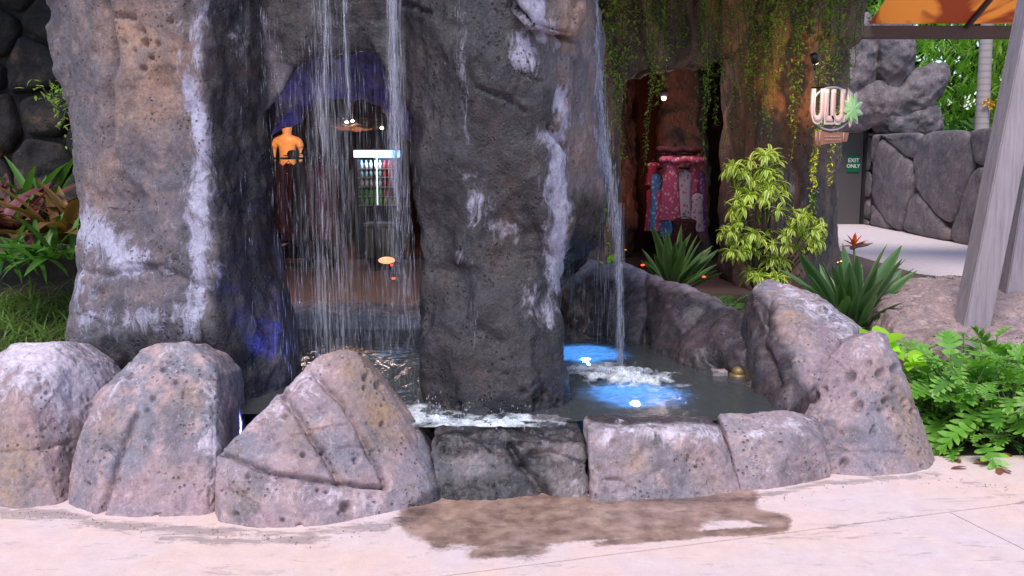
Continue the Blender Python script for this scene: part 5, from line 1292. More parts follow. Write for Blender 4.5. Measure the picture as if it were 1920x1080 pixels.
n.set(Base_Color=n.mix(n.ramp(rg.outputs['Fac'], [(.05, 0), (.3, 1)]), (.34, .28, .28), (.44, .37, .37)), Roughness=.85); M_PALM = n.m
m = MB(); hs = np.linspace(0, 7.5, 40); m.tube([(.02 * math.sin(h), 0, h) for h in hs], [(.155 + .06 * math.exp(-h) - .006 * h) * (1 + .03 * (k % 2)) for k, h in enumerate(hs)], 14); m.build('trunk', M_PALM, pr_)
lm_ = leaf_mesh('palm_leaflet', .7, .05, M_BAMB, bend=.8, seg=4); pls = []
for k in range(14):
    a = k * 2.4; e0 = .9 - .1 * (k % 5)
    for j in range(18):
        t = j / 18; rr2 = t * 2.2; c_ = Vector((math.cos(a) * rr2, math.sin(a) * rr2, 7.5 + e0 * rr2 - .45 * rr2 ** 2))
        for s_ in (-1, 1): pls.append((c_, Vector((-math.sin(a) * s_, math.cos(a) * s_, -.5)) + Vector((math.cos(a), math.sin(a), 0)) * .5, 1 - .4 * t, 0))
link('crown', leaf_cloud('crown', pls, lm_, M_BAMB), None, pr_)
# yellow flowers
M_YEL = simple('yellow_petal', (.85, .5, .02), .5)
fm = leaf_mesh('petal', .09, .06, M_YEL, bend=.3, seg=2)
for i, (u, v) in enumerate([(1853, 188), (1862, 193), (1857, 200), (1880, 190), (1888, 182), (1846, 193), (1872, 186)]):
    c_ = P(u, v, 21.0); rt = empty('flower', c_, None, None)
    tag(rt, 'small yellow flower among the leaves right of the palm trunk', 'flower', 'yellow flowers right of the palm trunk')
    for k in range(6): place_leaf(rt, fm, (0, 0, 0), (math.cos(k * 1.05), -.7, math.sin(k * 1.05)), 1, 0, 'petal')

# ---- hanging vines
v_leaf = leaf_mesh('vl', .055, .026, M_VINE, bend=.3, seg=2, fold=.3)
def vine(root, u, v0, v1, Y, seed, dens=34, wob=.03, big=1.0, mat=None):
    rr_ = random.Random(seed); a = P(u, v0, Y); b = P(u, v1, Y)
    H = a.z - b.z; nseg = max(6, int(H / .06)); pts = []
    x_, y_ = a.x, a.y; dx = 0
    for k in range(nseg + 1):
        dx = dx * .8 + rr_.gauss(0, .004); x_ += dx; pts.append(Vector((x_, y_ + .02 * math.sin(k * .5 + seed), a.z - H * k / nseg)))
    pls = []
    for k in range(int(H * dens)):
        t = rr_.random() ** 1.05; i = min(nseg - 1, int(t * nseg)); p_ = pts[i].lerp(pts[i + 1], t * nseg - i)
        az_ = rr_.uniform(0, 6.28); sp = wob * (1.3 - t)
        pls.append((p_ + Vector((rr_.gauss(0, sp), rr_.gauss(0, sp), 0)) - Vector(root.location), Vector((math.cos(az_), math.sin(az_), rr_.uniform(-.9, .5))), big * rr_.uniform(.6, 1.15) * (1 - .35 * t), 0))
    st = MB(); st.tube([p_ - Vector(root.location) for p_ in pts], .004, 3)
    s = st.build('strand', M_STEM, root)
    link('leaves', leaf_cloud('leaves', pls, v_leaf, M_VINE), None, s)
clumps = [
    ('dense vine clump hanging just right of the waterfall shoulder', 10.2, [(1150, 330, .05, 60), (1158, 300, .06, 60), (1143, 470, .03, 40), (1166, 230, .05, 50), (1152, 520, .02, 24)]),
    ('wispy reddish-stemmed vine beside the dense clump near the waterfall', 10.2, [(1172, 190, .03, 24), (1186, 120, .05, 30), (1180, 210, .02, 18)]),
    ('bushy vine ending in a fringe at the upper left of the cave mouth', 10.3, [(1236, 160, .06, 60), (1245, 185, .06, 60), (1228, 150, .05, 50), (1250, 200, .03, 30), (1212, 300, .015, 20), (1206, 330, .012, 16), (1225, 190, .04, 30)]),
    ('thin vines over the brow between the bushy vine and the cave middle', 10.3, [(1275, 90, .05, 36), (1290, 60, .06, 36), (1265, 110, .03, 24)]),
    ('curtain of long thin vines hanging over the middle of the cave mouth', 10.4, [(1328, 200, .03, 44), (1336, 250, .03, 44), (1341, 300, .02, 30), (1350, 200, .03, 40), (1358, 240, .02, 30), (1333, 170, .04, 50), (1355, 150, .04, 50), (1319, 260, .01, 18), (1366, 270, .01, 18)]),
    ('vine curtain at the right edge of the cave mouth', 10.2, [(1384, 190, .04, 44), (1395, 230, .03, 40), (1405, 180, .05, 44), (1378, 280, .015, 24), (1400, 260, .02, 24), (1412, 140, .05, 44)]),
    ('broad green vine mass on the rock above the orange glow', 9.95, [(1450, 190, .07, 60), (1462, 260, .05, 50), (1475, 150, .08, 60), (1445, 280, .03, 30), (1468, 300, .03, 30), (1438, 120, .07, 50), (1490, 130, .07, 50), (1430, 90, .07, 50)]),
    ('vines trailing just left of the round sign', 9.9, [(1502, 190, .04, 40), (1514, 110, .06, 50), (1528, 90, .06, 50), (1508, 240, .03, 30), (1496, 90, .06, 50)]),
    ('long vines hanging beside the grey door, right of the hanging sign', 9.9, [(1556, 460, .03, 40), (1564, 400, .04, 44), (1572, 350, .04, 40), (1580, 300, .04, 36), (1590, 170, .05, 50), (1600, 120, .06, 60), (1612, 70, .07, 60), (1550, 340, .03, 30)]),
    ('sparse vine strands on the brow at the top of the picture', 9.95, [(1545, 60, .06, 40), (1560, 90, .05, 40), (1575, 70, .06, 40), (1310, 30, .05, 30), (1210, 60, .05, 30)]),
]
for i, (lb, Yv_, lst) in enumerate(clumps):
    u = sum(a[0] for a in lst) / len(lst); c_ = P(u, 0, Yv_); c_.z = 0.0
    rt = empty('hanging_vine', (c_.x, c_.y, 3.3), lb, 'vine', 'vines hanging over the cave front')
    for j, (uu_, ve, wb, dn) in enumerate(lst): vine(rt, uu_, -90, ve, Yv_ + pr.uniform(-.08, .08), i * 20 + j, dn * 2.3, wb, 1.2)
# vine on the left wall
rt = empty('climbing_vine', P(110, 330, 6.4), 'thin climbing vine on the dark left edge of the arch', 'vine')
for j, (uu_, a_, b_2) in enumerate([(95, 150, 215), (80, 165, 190), (125, 150, 240), (140, 200, 330), (118, 160, 200), (165, -60, 12)]): vine(rt, uu_, a_, b_2, 5.9, 200 + j, 120, .05, 1.1)

# ---- left garden
for i, (u, v, Y, cnt, L, W, mat, lb, el) in enumerate([
    (25, 520, 7.0, 34, .62, .15, M_CORD, 'dark burgundy broad-leaved plant at the left edge', (.3, 1.3)),
    (-20, 500, 7.6, 20, .6, .12, M_CORD, 'burgundy plant partly out of frame at far left', (.3, 1.3)),
    (120, 530, 6.8, 24, .60, .10, M_CROT, 'bronze-red strap-leaved plant against the left pillar', (.4, 1.35)),
    (75, 500, 7.6, 40, .6, .06, M_FERN, 'bright green strap-leaved plant between the red ones', (.3, 1.4)),
    (50, 560, 6.4, 34, .38, .04, M_FERN, 'green leafy plant low in front of the burgundy one', (.2, 1.2)),
    (105, 560, 6.3, 30, .34, .05, M_FERN, 'green arching plant low beside the left pillar', (.2, 1.2))]):
    fan_plant('garden_plant', u, v, Y, P(u, v - 75, Y).z, int(cnt * 1.3), L * 1.15, W * .95, mat, lb, 'plant', el=el, seed=50 + i, spread=.08, bend=1.0)
rr_ = random.Random(3); gm = leaf_mesh('g', .30, .010, M_GRASS, bend=1.0, seg=3); pls = []
for _ in range(4200):
    x_ = rr_.uniform(-4.3, -2.45); y_ = rr_.uniform(5.0, 6.9); a = rr_.uniform(0, 6.28); e = rr_.uniform(.5, 1.4)
    pls.append((Vector((x_, y_, .10 + max(0, y_ - 5.2) * .26)), (math.cos(a) * math.cos(e), math.sin(a) * math.cos(e), math.sin(e)), rr_.uniform(.5, 1.2), 0))
tag(link('grass', leaf_cloud('grass', pls, gm, M_GRASS)), 'tufts of long grass behind the leftmost boulder', 'grass', kind='stuff')
gb = [Vector((x, y, z)) for x, y, z in [(-2.95, 5.8, 0), (-2.5, 5.7, 0), (-2.45, 6.2, 0), (-3.0, 6.3, 0), (-2.85, 5.85, .36), (-2.6, 5.8, .42), (-2.55, 6.1, .42), (-2.85, 6.2, .36)]]
make_rock('garden_rock', 'small tan rock in the grass left of the arch', 'rock', [gb], M_ROCK, vox=.015, smooth=8, seed=1.9, clip=-.02, disp=((.2, .03, 3),))
# fallen leaves under the right bush
M_DEAD = leaf_mat('dead_leaf', (.30, .09, .05), (.42, .16, .08), trans=.1)
dm_ = leaf_mesh('fallen_leaf', .09, .04, M_DEAD, bend=.4, seg=3)
for i, (u, v) in enumerate([(1800, 870), (1855, 872), (1875, 882), (1830, 866), (1880, 858), (1895, 890), (1812, 880), (1868, 868)]):
    g_ = G(u, v); o = link('fallen_leaf', dm_); o.location = (g_.x, g_.y, .012); o.rotation_euler = (.1, .15, i * 1.3)
    tag(o, 'reddish brown fallen leaf lying under the right-hand bush', 'leaf', 'fallen leaves under the right bush')

# grit and crumbs of stone along the foot of the rocks
gs = MB(); rg_ = random.Random(8)
foot = [(0, 958), (120, 960), (200, 980), (395, 985), (410, 995), (560, 1010), (720, 985), (845, 955), (1100, 950), (1390, 938), (1560, 905), (1765, 890), (1900, 915)]
for _ in range(260):
    k_ = rg_.randrange(len(foot) - 1); t_ = rg_.random(); u = foot[k_][0] + (foot[k_ + 1][0] - foot[k_][0]) * t_; v = foot[k_][1] + (foot[k_ + 1][1] - foot[k_][1]) * t_ + abs(rg_.gauss(0, 9))
    g_ = G(u, v); r_ = rg_.uniform(.001, .0036); bm = bmesh.new(); bmesh.ops.create_icosphere(bm, subdivisions=1, radius=r_)
    for vv_ in bm.verts: vv_.co *= rg_.uniform(.7, 1.3)
    gs.bm(bm, Matrix.Translation((g_.x, g_.y, r_ * .5 + .002)))
tag(gs.build('grit', M_MOUND, smooth=False), 'grit and crumbs of stone at the foot of the boulders', 'grit', kind='stuff')

# ================================================================== SIGN
M_CREAM = simple('sign_cream', (.85, .72, .66), .5, var=.1); M_PINK = simple('sign_pink', (.80, .46, .46), .5); M_RING = simple('sign_ring', (.48, .46, .55), .35, .3)
M_LEAFG = simple('sign_leaf_green', (.42, .75, .34), .5, var=.3, vscale=30); M_SIGNW = simple('sign_plank', (.42, .18, .12), .6, vscale=20); M_PALE = simple('sign_pale_text', (.6, .38, .32), .6)
Ys = 9.55
sc_ = P(1560, 204, Ys)
sg = empty('round_sign', sc_, 'round hanging sign with ULU letters in pink and a green leaf emblem', 'sign')
s_px = Ys / F_PX * 1.0
m = MB(); rp_ = [(39 * s_px * math.cos(t), 0, 39 * s_px * math.sin(t) ) for t in np.linspace(0, 2 * math.pi, 41)]; m.tube(rp_, 2.3 * s_px, 8, cap=False); m.build('ring', M_RING, sg)
def txt(body, size, mat, x, z, y, sx, offs, ext, nm='letter'):
    o = text(nm, body, size, mat, (x * s_px, y, z * s_px), parent=None, sx=sx, offset=offs, ext=ext); o.parent = sg; return o
for (ch, xx, zz_) in [('U', -28, 1), ('L', -8, 0), ('U', 9, 0)]:
    txt(ch, 62 * s_px * 1.3, M_CREAM, xx, zz_, -.02, .44, .024, .016)
    txt(ch, 62 * s_px * 1.3, M_PINK, xx, zz_, -.042, .44, -.010, .008, 'letter_inlay')
txt('S', 40 * s_px * 1.3, M_CREAM, 30, 8, -.02, .44, .012, .012)
# leaf emblem: lobed leaf of pale green over a cream edge
def star(rad, n_l, y, mat, nm, ph=0.0):
    vs = [(0, y - .012, 0)]; m_ = n_l * 6
    for k in range(m_):
        t = 2 * math.pi * k / m_ + ph; r_ = rad * (.58 + .42 * (1 - abs(((n_l * (t - ph) / math.pi) % 2) - 1))) * (1.25 if abs(((t - ph) % 6.28) - 1.4) < .35 else 1)
        vs.append((r_ * math.cos(t) * .8, y, r_ * math.sin(t) * 1.15))
    nb = len(vs); vs += [(x_, y_ + .02, z_) for x_, y_, z_ in vs[1:]]
    fs = [(0, 1 + (k + 1) % m_, 1 + k) for k in range(m_)] + [(1 + k, 1 + (k + 1) % m_, nb + (k + 1) % m_, nb + k) for k in range(m_)]
    mb = MB().add([(x_ + 34 * s_px, y_, z_ - 2 * s_px) for x_, y_, z_ in vs], fs); return mb.build(nm, mat, sg, smooth=False)
star(28 * s_px, 9, -.035, M_CREAM, 'emblem_edge', .1); star(22 * s_px, 9, -.06, M_LEAFG, 'leaf_emblem', .1)
m = MB(); m.tube([(-.02, .02, 39 * s_px), (-.05, .5, 44 * s_px)], .012, 8).tube([(0, 0, -39 * s_px), (0, 0, -47 * s_px)], .008, 6); m.build('bracket', M_DK, sg)
pc = P(1559, 259, Ys)
hs_ = empty('hanging_plank_sign', pc, 'small reddish wooden plank sign hanging below the round sign', 'sign')
pts = [(-31, 12), (-20, 13), (-5, 9), (10, 11), (30, 10), (27, -6), (10, -9), (-10, -10), (-25, -14), (-31, -12)]
vs = [(a * s_px, -.03, b * s_px) for a, b in pts] + [(a * s_px, .03, b * s_px) for a, b in pts]; k = len(pts)
MB().add(vs, [tuple(range(k - 1, -1, -1)), tuple(range(k, 2 * k))] + [(i, (i + 1) % k, (i + 1) % k + k, i + k) for i in range(k)]).build('plank', M_SIGNW, hs_, smooth=False)
m = MB()
for (a, b) in [((-31, 12), (-31, -12)), ((-24, 12), (-24, -13)), ((20, 10), (20, -8))]: m.tube([(a[0] * s_px, -.035, a[1] * s_px), (b[0] * s_px, -.035, b[1] * s_px)], .007, 6)
m.build('edge_trim', M_PALE, hs_)
m = MB()
for j, zz_ in enumerate((3, -3)):
    x_ = -15
    while x_ < 13:
        w_ = pr.uniform(1.5, 4); h_ = pr.uniform(.6, 1.6); m.box((x_ * s_px, -.036, (zz_ - h_) * s_px), ((x_ + w_) * s_px, -.031, (zz_ + h_) * s_px)); x_ += w_ + 1.2
m.build('worn_lettering', M_PALE, hs_, smooth=False)

up_spot(P(1528, 112, 9.15), P(1560, 215, 9.5), (1, .82, .72), 9, 60, 'added warm spotlight hidden in the vines, brightening the round sign', emis('added_warm_lens', (1, .8, .6), 4))  # extra lamp, added out of sight to brighten the sign
# ================================================================== SMALL RED LAMPS
M_REDL = emis('red_lamp_glow', (1, .03, .01), 4)
for i, (u, v, Y, lb) in enumerate([(733, 497, 12.3, 'tiny red lamp on the shop floor, upper one'), (738, 522, 11.2, 'tiny red lamp on the shop floor, lower one'), (1205, 497, 7.45, 'tiny red lamp on the crest of the rim left of the paddle plant'), (1320, 519, 8.2, 'tiny red lamp among the leaves right of the dark paddle plant'), (145, 462, 5.9, 'tiny red lamp on the left edge of the arch')]):
    c_ = P(u, v, Y); r0 = .008 * Y / 7
    rt = empty('marker_lamp', c_, lb, 'lamp', 'tiny red marker lamps')
    MB().ellipsoid((0, 0, 0), (r0 * 1.8, r0, r0 * .8), 12, 8).build('lens', M_REDL, rt); MB().tube([(0, .004, -r0 * .6), (0, .01, -r0 * 3)], r0 * .5, 8).build('stake', M_DK, rt)
# rock fragments and brass fitting in the niche of the rim
M_BRASS = simple('brass', (.26, .19, .08), .5, .4, vscale=40)
c_ = G(1385, 700, .30); rt = empty('pool_fitting', (c_.x + .01, c_.y + .04, .27), 'round brass-coloured fitting in the niche of the pool rim', 'fitting')
MB().ellipsoid((0, 0, .03), (.042, .042, .036), 14, 10).build('cap', M_BRASS, rt); MB().tube([(-.0, 0, -.02), (-.0, 0, .02)], .055, 14).build('collar', M_BRASS, rt)
c_ = G(1350, 698, .30)
make_rock('pebble', 'grey stone lying in the niche beside the brass fitting', 'stone', [[Vector((c_.x + a * .05, c_.y + .03 + b * .04, .27 + c2 * .045)) for a in (-1, 1) for b in (-1, 1) for c2 in (-.5, 1)]], M_ROCK, vox=.008, smooth=6, clip=0)

# ================================================================== CAVE MERCHANDISE
def cloth_mat(name, c1, c2, sc=22):
    n = NT(name); f = n.voro(sc, n.map(n.pos(), (1, 1, .8))); n.set(Base_Color=n.mix(n.ramp(f, [(.25, 0), (.4, 1)]), c2, c1), Roughness=.85); return n.m
MC = {'blue': cloth_mat('blue_floral_cloth', (.10, .24, .5), (.5, .6, .8)), 'pink': cloth_mat('pink_floral_cloth', (.6, .10, .22), (.85, .45, .55)), 'red': cloth_mat('red_floral_cloth', (.45, .03, .07), (.8, .35, .4)),
      'white': cloth_mat('white_floral_cloth', (.6, .5, .6), (.5, .12, .25)), 'purple': cloth_mat('purple_floral_cloth', (.28, .10, .35), (.65, .4, .6)), 'maroon': cloth_mat('maroon_cloth', (.05, .010, .015), (.12, .025, .035)), 'black': cloth_mat('black_cloth', (.02, .018, .02), (.04, .03, .04)), 'darkpurple': cloth_mat('plum_cloth', (.09, .03, .07), (.16, .08, .12))}
def garment(x, y, ztop, w, h, col, label, group, seed):
    """hung garment: shoulders, narrowed waist and pleated hem"""
    rt = empty('hung_garment', (x, y, ztop - h), label, 'garment', group)
    rr_ = random.Random(seed); nth = 20; vs = []; fs = []
    lev = [(0, .25), (.04, .7), (.12, .85), (.35, .72), (.6, .85), (1, 1.05)]
    for t, s in lev:
        for k in range(nth):
            a = 2 * math.pi * k / nth; pl = 1 + .14 * t * math.sin(5 * a + seed)
            vs.append((w / 2 * s * math.cos(a) * pl, w / 6 * (.5 + .6 * t) * math.sin(a) * pl * 1.3, h * (1 - t)))
    for i in range(len(lev) - 1):
        for k in range(nth): fs.append((i * nth + k, (i + 1) * nth + k, (i + 1) * nth + (k + 1) % nth, i * nth + (k + 1) % nth))
    MB().add(vs, fs).build('cloth', MC[col], rt)
    MB().tube([(-w * .35, 0, h * .96), (0, 0, h + .03), (w * .35, 0, h * .96)], .006, 5).tube([(0, 0, h + .03), (0, 0, h + .09), (.02, 0, h + .11)], .004, 5).build('hanger', M_DK, rt)
c_ = P(1262, 440, 12.6)
rk = empty('display_rack', (c_.x, 12.6, 0), 'round rack hung with pink and blue floral wares inside the cave', 'rack')
m = MB(); m.tube([(0, 0, 0), (0, 0, 1.75)], .02, 10); m.build('pole', M_DK, rk)
for zz_, rd_ in ((1.60, .28), (1.42, .30), (.04, .3)):
    m = MB(); m.tube([(rd_ * math.cos(t), rd_ * math.sin(t), zz_) for t in np.linspace(0, 6.283, 25)], .012, 6, cap=False).tube([(-rd_, 0, zz_), (rd_, 0, zz_)], .01, 6); m.build('hoop', M_DK, rk)
gl_ = [('blue', -.30, .0, 1.20, .14, .75, 'long blue garment at the left of the cave rack'), ('red', -.34, .05, 1.35, .16, .3, 'short red garment at the upper left of the cave rack'), ('red', -.37, .03, 1.0, .12, .55, 'red garment behind the long blue one'),
       ('pink', -.12, -.10, 1.45, .20, .85, 'long pink floral garment in front on the cave rack'), ('pink', -.22, -.02, 1.0, .14, .55, 'lower pink garment left of centre on the cave rack'), ('blue', -.05, -.06, .88, .26, .50, 'wide blue garment low in the middle of the cave rack'),
       ('white', .10, -.08, 1.25, .16, .75, 'white and pink garment in the middle of the cave rack'), ('pink', .22, -.04, 1.32, .16, .8, 'pink patterned garment right of centre on the cave rack'), ('purple', .33, .0, 1.22, .16, .8, 'purple patterned garment at the right of the cave rack'), ('white', .28, -.12, .95, .14, .5, 'pale garment low at the right of the cave rack'),
       ('maroon', .1, -.14, .62, .3, .35, 'dark maroon garment hanging lowest on the cave rack')]
for i, (cl, dx, dy, zt, w_, h_, lb) in enumerate(gl_): garment(c_.x + dx * .9, 12.4 + dy, zt + .15, w_ * 1.35, h_, cl, lb, 'floral garments on the cave rack', i)
for i, (zz_, x0_, cl, lb) in enumerate([(1.66, 0, 'maroon', 'upper roll of dark floral cloth on the cave rack'), (1.53, .04, 'pink', 'lower roll of pink cloth on the cave rack')]):
    m = MB(); pts_ = [(c_.x + x0_ + t * .30, 12.25 + .02 * math.sin(t * 9), zz_ + .01 * math.sin(t * 7)) for t in np.linspace(-1, 1, 14)]; m.tube(pts_, [.04 + .012 * (k % 2) for k in range(14)], 10)
    tag(m.build('cloth_roll', MC[cl]), lb, 'cloth roll', 'rolls on the cave rack')
lamp('POINT', 'rack_lamp', (1.9, 11.9, 2.2), (1, .75, .7), 11, .15)
rt = empty('ceiling_lamp', (1.9, 11.9, 2.3), 'small warm lamp under the brow of the cave above the rack', 'lamp'); MB().tube([(0, 0, .02), (0, 0, .12)], [.05, .03], 12).build('shade', M_DK, rt); MB().ellipsoid((0, 0, 0), (.03, .03, .03), 10, 6).build('bulb', emis('warm_bulb', (1, .7, .45), 6), rt)

# ================================================================== SHOP INTERIOR SEEN THROUGH THE ARCH
def skin_mesh(name, joints, edges, root_i, sub=2):
    me = bpy.data.meshes.new(name); me.from_pydata([j[0] for j in joints], edges, [])
    o = bpy.data.objects.new(name, me); COL.objects.link(o)
    o.modifiers.new('s', 'SKIN'); s2 = o.modifiers.new('ss', 'SUBSURF'); s2.levels = sub; s2.render_levels = sub
    for i, sv in enumerate(me.skin_vertices[0].data): sv.radius = joints[i][1]; sv.use_root = (i == root_i)
    dg = bpy.context.evaluated_depsgraph_get(); m2 = bpy.data.meshes.new_from_object(o.evaluated_get(dg)); bpy.data.objects.remove(o)
    m2.polygons.foreach_set('use_smooth', [True] * len(m2.polygons)); return m2
n = NT('mannequin_plastic'); n.set(Base_Color=(.62, .42, .30), Roughness=.45); M_MAN = n.m
M_SHIRT = simple('orange_lit_shirt', (.72, .45, .25), .8, var=.15)
def mannequin(u, vtop, Y, s, label, mat_shirt):
    t = P(u, vtop, Y); H = 1.0 * s
    root = empty('mannequin', (t.x, Y, t.z - H), label, 'mannequin', 'shop mannequins')
    def j(x, y, z, rx, ry=None): return ((x * s, y * s, z * s), (rx * s, (ry or rx) * s))
    J = [j(0, 0, .15, .15, .11), j(0, 0, .35, .13, .10), j(0, 0, .55, .16, .10), j(0, 0, .68, .15, .09), j(0, 0, .76, .06), j(0, 0, .86, .115, .12), j(0, 0, .95, .10, .11),
         j(.2, 0, .66, .06), j(.25, .02, .45, .045), j(.24, -.06, .25, .035), j(-.2, 0, .66, .06), j(-.25, .02, .45, .045), j(-.24, -.06, .25, .035), j(0, 0, .0, .14, .11)]
    E = [(13, 0), (0, 1), (1, 2), (2, 3), (3, 4), (4, 5), (5, 6), (3, 7), (7, 8), (8, 9), (3, 10), (10, 11), (11, 12)]
    link('body', skin_mesh('mannequin_body', J, E, 0), M_MAN, root)
    J2 = [j(0, 0, .02, .19, .15), j(0, 0, .35, .15, .12), j(0, 0, .55, .18, .12), j(0, 0, .68, .165, .105), j(0, 0, .735, .07, .065), j(.2, 0, .66, .075), j(.25, .01, .50, .072), j(-.2, 0, .66, .075), j(-.25, .01, .50, .072)]
    link('shirt', skin_mesh('mannequin_shirt', J2, [(0, 1), (1, 2), (2, 3), (3, 4), (3, 5), (5, 6), (3, 7), (7, 8)], 0), mat_shirt, root)
    return root
mannequin(537, 226, 13.6, .80, 'mannequin torso in a light shirt lit orange, left inside the shop', M_SHIRT)
mannequin(603, 342, 13.4, .44, 'small mannequin lit orange in the middle of the shop', M_SHIRT)
# stand under the big mannequin and the counters
M_CNT = simple('counter_grey', (.10, .12, .11), .5); M_CNT2 = simple('dark_wood', (.06, .035, .03), .5)
def table(x0, x1, y0, y1, h, label, mat):
    rt = empty('display_table', ((x0 + x1) / 2, (y0 + y1) / 2, 0), label, 'table')
    part(MB().box((x0, y0, h - .05), (x1, y1, h), .006), 'table_top', mat, rt, smooth=False)
    part(MB().box((x0 + .03, y0 + .03, .12), (x1 - .03, y1 - .03, h - .06), .004), 'body', mat, rt, smooth=False)
    for x_ in (x0 + .06, x1 - .06):
        for y_ in (y0 + .06, y1 - .06): part(MB().tube([(x_, y_, 0), (x_, y_, .13)], .03, 8), 'leg', M_DK, rt)
pm_ = P(537, 300, 13.6); table(pm_.x - .35, pm_.x + .35, 13.35, 13.85, P(537, 226, 13.6).z - .80, 'tall dark plinth under the large mannequin', M_CNT2)
pm_ = P(603, 400, 13.4); table(pm_.x - .25, pm_.x + .25, 13.2, 13.6, P(603, 342, 13.4).z - .44, 'dark plinth under the small mannequin', M_CNT2)
a_ = P(682, 460, 13.4); b_3 = P(748, 460, 13.4); table(a_.x, b_3.x, 13.4, 13.9, .62, 'grey-green counter inside the shop in front of the drinks cooler', M_CNT)
rkk = empty('garment_rail', (-2.9, 12.9, 0), 'dark garment rail inside the shop at the left', 'rack')
gx0, gx1 = P(508, 300, 12.9).x, P(700, 300, 12.9).x
for x_ in (gx0, gx1): part(MB().tube([(x_, 12.9, 0), (x_, 12.9, 1.55)], .015, 8), 'upright', M_DK, rkk)
part(MB().tube([(gx0, 12.9, 1.55), (gx1, 12.9, 1.55)], .015, 8), 'rail', M_DK, rkk)
cols_ = ['maroon', 'maroon', 'black', 'maroon', 'darkpurple', 'maroon', 'black', 'darkpurple', 'black']
for i, cl in enumerate(cols_):
    x_ = gx0 + .08 + i * (gx1 - gx0 - .16) / 8.5
    if i >= 6: 
        continue
    garment(x_, 12.9 + (i % 2) * .05, 1.48, .24, .95 + .1 * (i % 3), cl, 'dark dress hanging on the garment rail in the shop, number of the row not readable' if False else {'maroon': 'maroon dress on the shop garment rail', 'black': 'black dress on the shop garment rail', 'darkpurple': 'plum-coloured dress on the shop garment rail'}[cl], 'dresses on the shop garment rail', 40 + i)
# hats on a shelf
for i, u in enumerate((548, 575, 590)):
    c_ = P(u, 292 - 4 * (i % 2), 12.7); rt = empty('hat', c_, ['dark hat left on the rail below the mannequin', 'dark hat in the middle of the rail top', 'dark hat right on the rail top'][i], 'hat', 'hats on the shop rail')
    MB().ellipsoid((0, 0, 0), (.13, .13, .012), 16, 4).build('brim', MC['black'], rt); MB().ellipsoid((0, 0, .02), (.07, .07, .06), 14, 8).build('crown_of_hat', MC['black'], rt)
# cooler
M_HEAD = emis('cooler_header_glow', (.16, .42, 1.0), 5); M_HEADW = emis('cooler_light', (.8, .95, 1), .9)
ca, cb = P(668, 283, 14.2), P(742, 283, 14.2)
fr = empty('drinks_cooler', ((ca.x + cb.x) / 2, 14.5, 0), 'lit drinks cooler with blue header and coloured bottles', 'cooler')
x0, x1 = ca.x, cb.x; zt = P(700, 283, 14.2).z
part(MB().box((x0 - .04, 14.28, .1), (x0, 14.85, zt)).box((x1, 14.28, .1), (x1 + .04, 14.85, zt)).box((x0, 14.8, .1), (x1, 14.85, zt)).box((x0 - .04, 14.28, 0), (x1 + .04, 14.85, .1)), 'cabinet', M_DK, fr, smooth=False)
part(MB().box((x0 - .04, 14.2, zt - .10), (x1 + .04, 14.4, zt + .01), .01), 'header', M_HEAD, fr, smooth=False)
part(MB().box((x0 + .12, 14.19, zt - .075), (x1 - .12, 14.199, zt - .02)), 'header_panel', M_HEADW, fr, smooth=False)
zs = [P(700, v, 14.3).z for v in (316, 332, 350, 368, 384)]
for z_ in zs: part(MB().box((x0, 14.3, z_ - .012), (x1, 14.78, z_)), 'shelf', M_STEEL, fr, smooth=False)
part(MB().box((x0 + (x1 - x0) * .5 - .012, 14.27, zs[-1]), (x0 + (x1 - x0) * .5 + .004, 14.29, zt - .1)), 'light_strip', M_HEADW, fr, smooth=False)
lamp('POINT', 'cooler_lamp', ((x0 + x1) / 2, 14.22, zt - .14), (.8, .95, 1), 4, .1)
BM = {'red': simple('red_bottle', (.6, .04, .04), .3), 'white': simple('white_bottle', (.7, .75, .75), .3), 'green': simple('green_bottle', (.1, .5, .05), .3), 'yellow': simple('yellow_bottle', (.6, .5, .1), .3), 'teal': simple('clear_bottle', (.3, .5, .55), .3)}
rows = [('white', 'red'), ('teal', 'red'), ('white', 'red'), ('green', 'red'), ('green', 'yellow')]
for r_, (z_, (ca_, cb_)) in enumerate(zip(zs, rows)):
    for k in range(8):
        cl = ca_ if k < 5 else cb_
        x_ = x0 + .05 + k * (x1 - x0 - .1) / 7
        rt = MB(); rt.tube([(x_, 14.36, z_ + .001), (x_, 14.36, z_ + .08), (x_, 14.36, z_ + .1), (x_, 14.36, z_ + .125)], [.026, .026, .012, .012], 8)
        tag(rt.build('bottle', BM[cl], loc=(x_, 14.36, z_)), '%s drink bottle on the %s shelf of the cooler' % ({'teal': 'clear'}.get(cl, cl), ['top', 'second', 'third', 'fourth', 'lowest'][r_]), 'bottle', 'bottles in the drinks cooler')
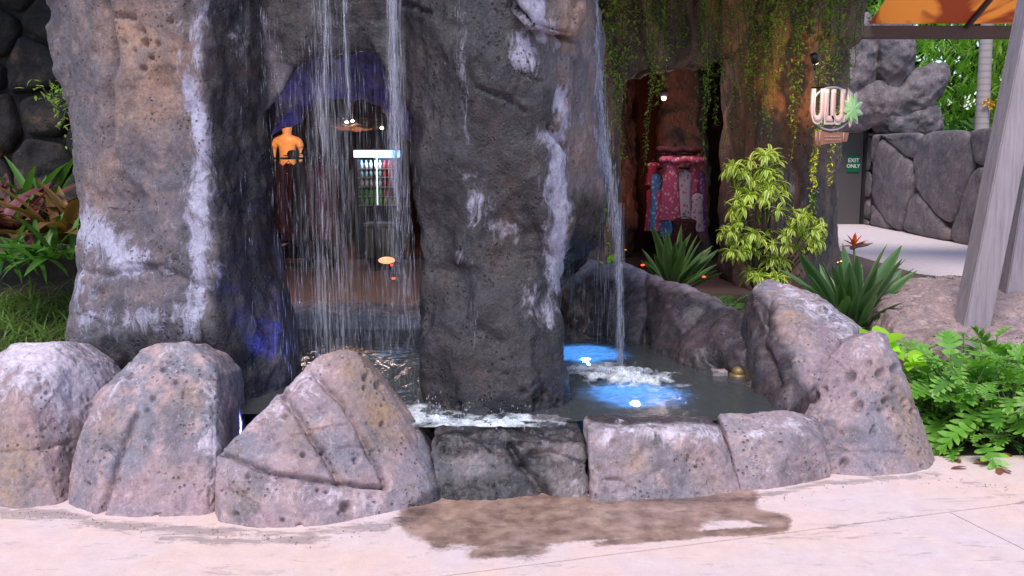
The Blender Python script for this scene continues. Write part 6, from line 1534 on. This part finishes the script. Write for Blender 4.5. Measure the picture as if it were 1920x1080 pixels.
# orange floor lamp / glowing disc and ceiling lamps
rt = empty('glowing_disc_lamp', P(725, 488, 12.1), 'flat orange glowing disc lamp low in the shop', 'lamp')
MB().ellipsoid((0, 0, 0), (.11, .11, .045), 20, 8).build('shade', emis('orange_disc_glow', (1, .42, .2), .9), rt); MB().tube([(0, 0, -.04), (0, 0, -.12)], .05, 12).build('foot', M_DK, rt)
for i, (u, v) in enumerate([(650, 229), (661, 227), (716, 240)]):
    c_ = P(u, v, 15.5); rt = empty('ceiling_lamp', c_, ['bright small shop ceiling lamp, left of the pair', 'small shop ceiling lamp, right of the pair', 'small orange shop ceiling lamp further right'][i], 'lamp', 'shop ceiling lamps')
    MB().ellipsoid((0, 0, 0), (.028, .028, .02), 12, 8).build('bulb', emis('shop_bulb', (1, .8, .5), 14), rt); MB().tube([(0, 0, .02), (0, 0, 3.6 - c_.z)], .01, 6).build('cord', M_DK, rt)
# thatch-like orange lit soffit
sf = [P(585, 236, 15.8), P(640, 240, 15.4), P(690, 246, 15.2), P(720, 234, 15.6), P(600, 222, 16), P(710, 222, 16), P(640, 236, 16.4), P(585, 236, 17), P(720, 234, 17), P(650, 225, 17)]
make_rock('rock_shelf', 'orange-lit rocky soffit above the drinks cooler', 'rock', [sf], M_CAVE, vox=.03, smooth=3, seed=2.1, clip=-1, disp=((.3, .08, 3),), front=False)
lamp('POINT', 'soffit_lamp', P(650, 262, 15.0), (1, .4, .1), 9, .1)
lamp('SPOT', 'mannequin_spot', P(520, 215, 12.6), (1, .45, .12), 32, .05, 60, P(537, 262, 13.6))
lamp('POINT', 'shop_lamp', (-1.9, 9.6, 2.5), (1, .74, .64), 75, .2)
rt = empty('ceiling_lamp', (-1.9, 9.8, 2.7), 'warm lamp under the shop ceiling, hidden behind the brow', 'lamp'); MB().tube([(0, 0, .02), (0, 0, .7)], [.08, .02], 12).build('shade', M_DK, rt)
rt = empty('ceiling_spotlight', P(520, 205, 12.6), 'ceiling spotlight aimed at the large mannequin', 'spotlight'); MB().tube([(0, 0, .03), (0, 0, .16)], .05, 12).build('housing', M_DK, rt)
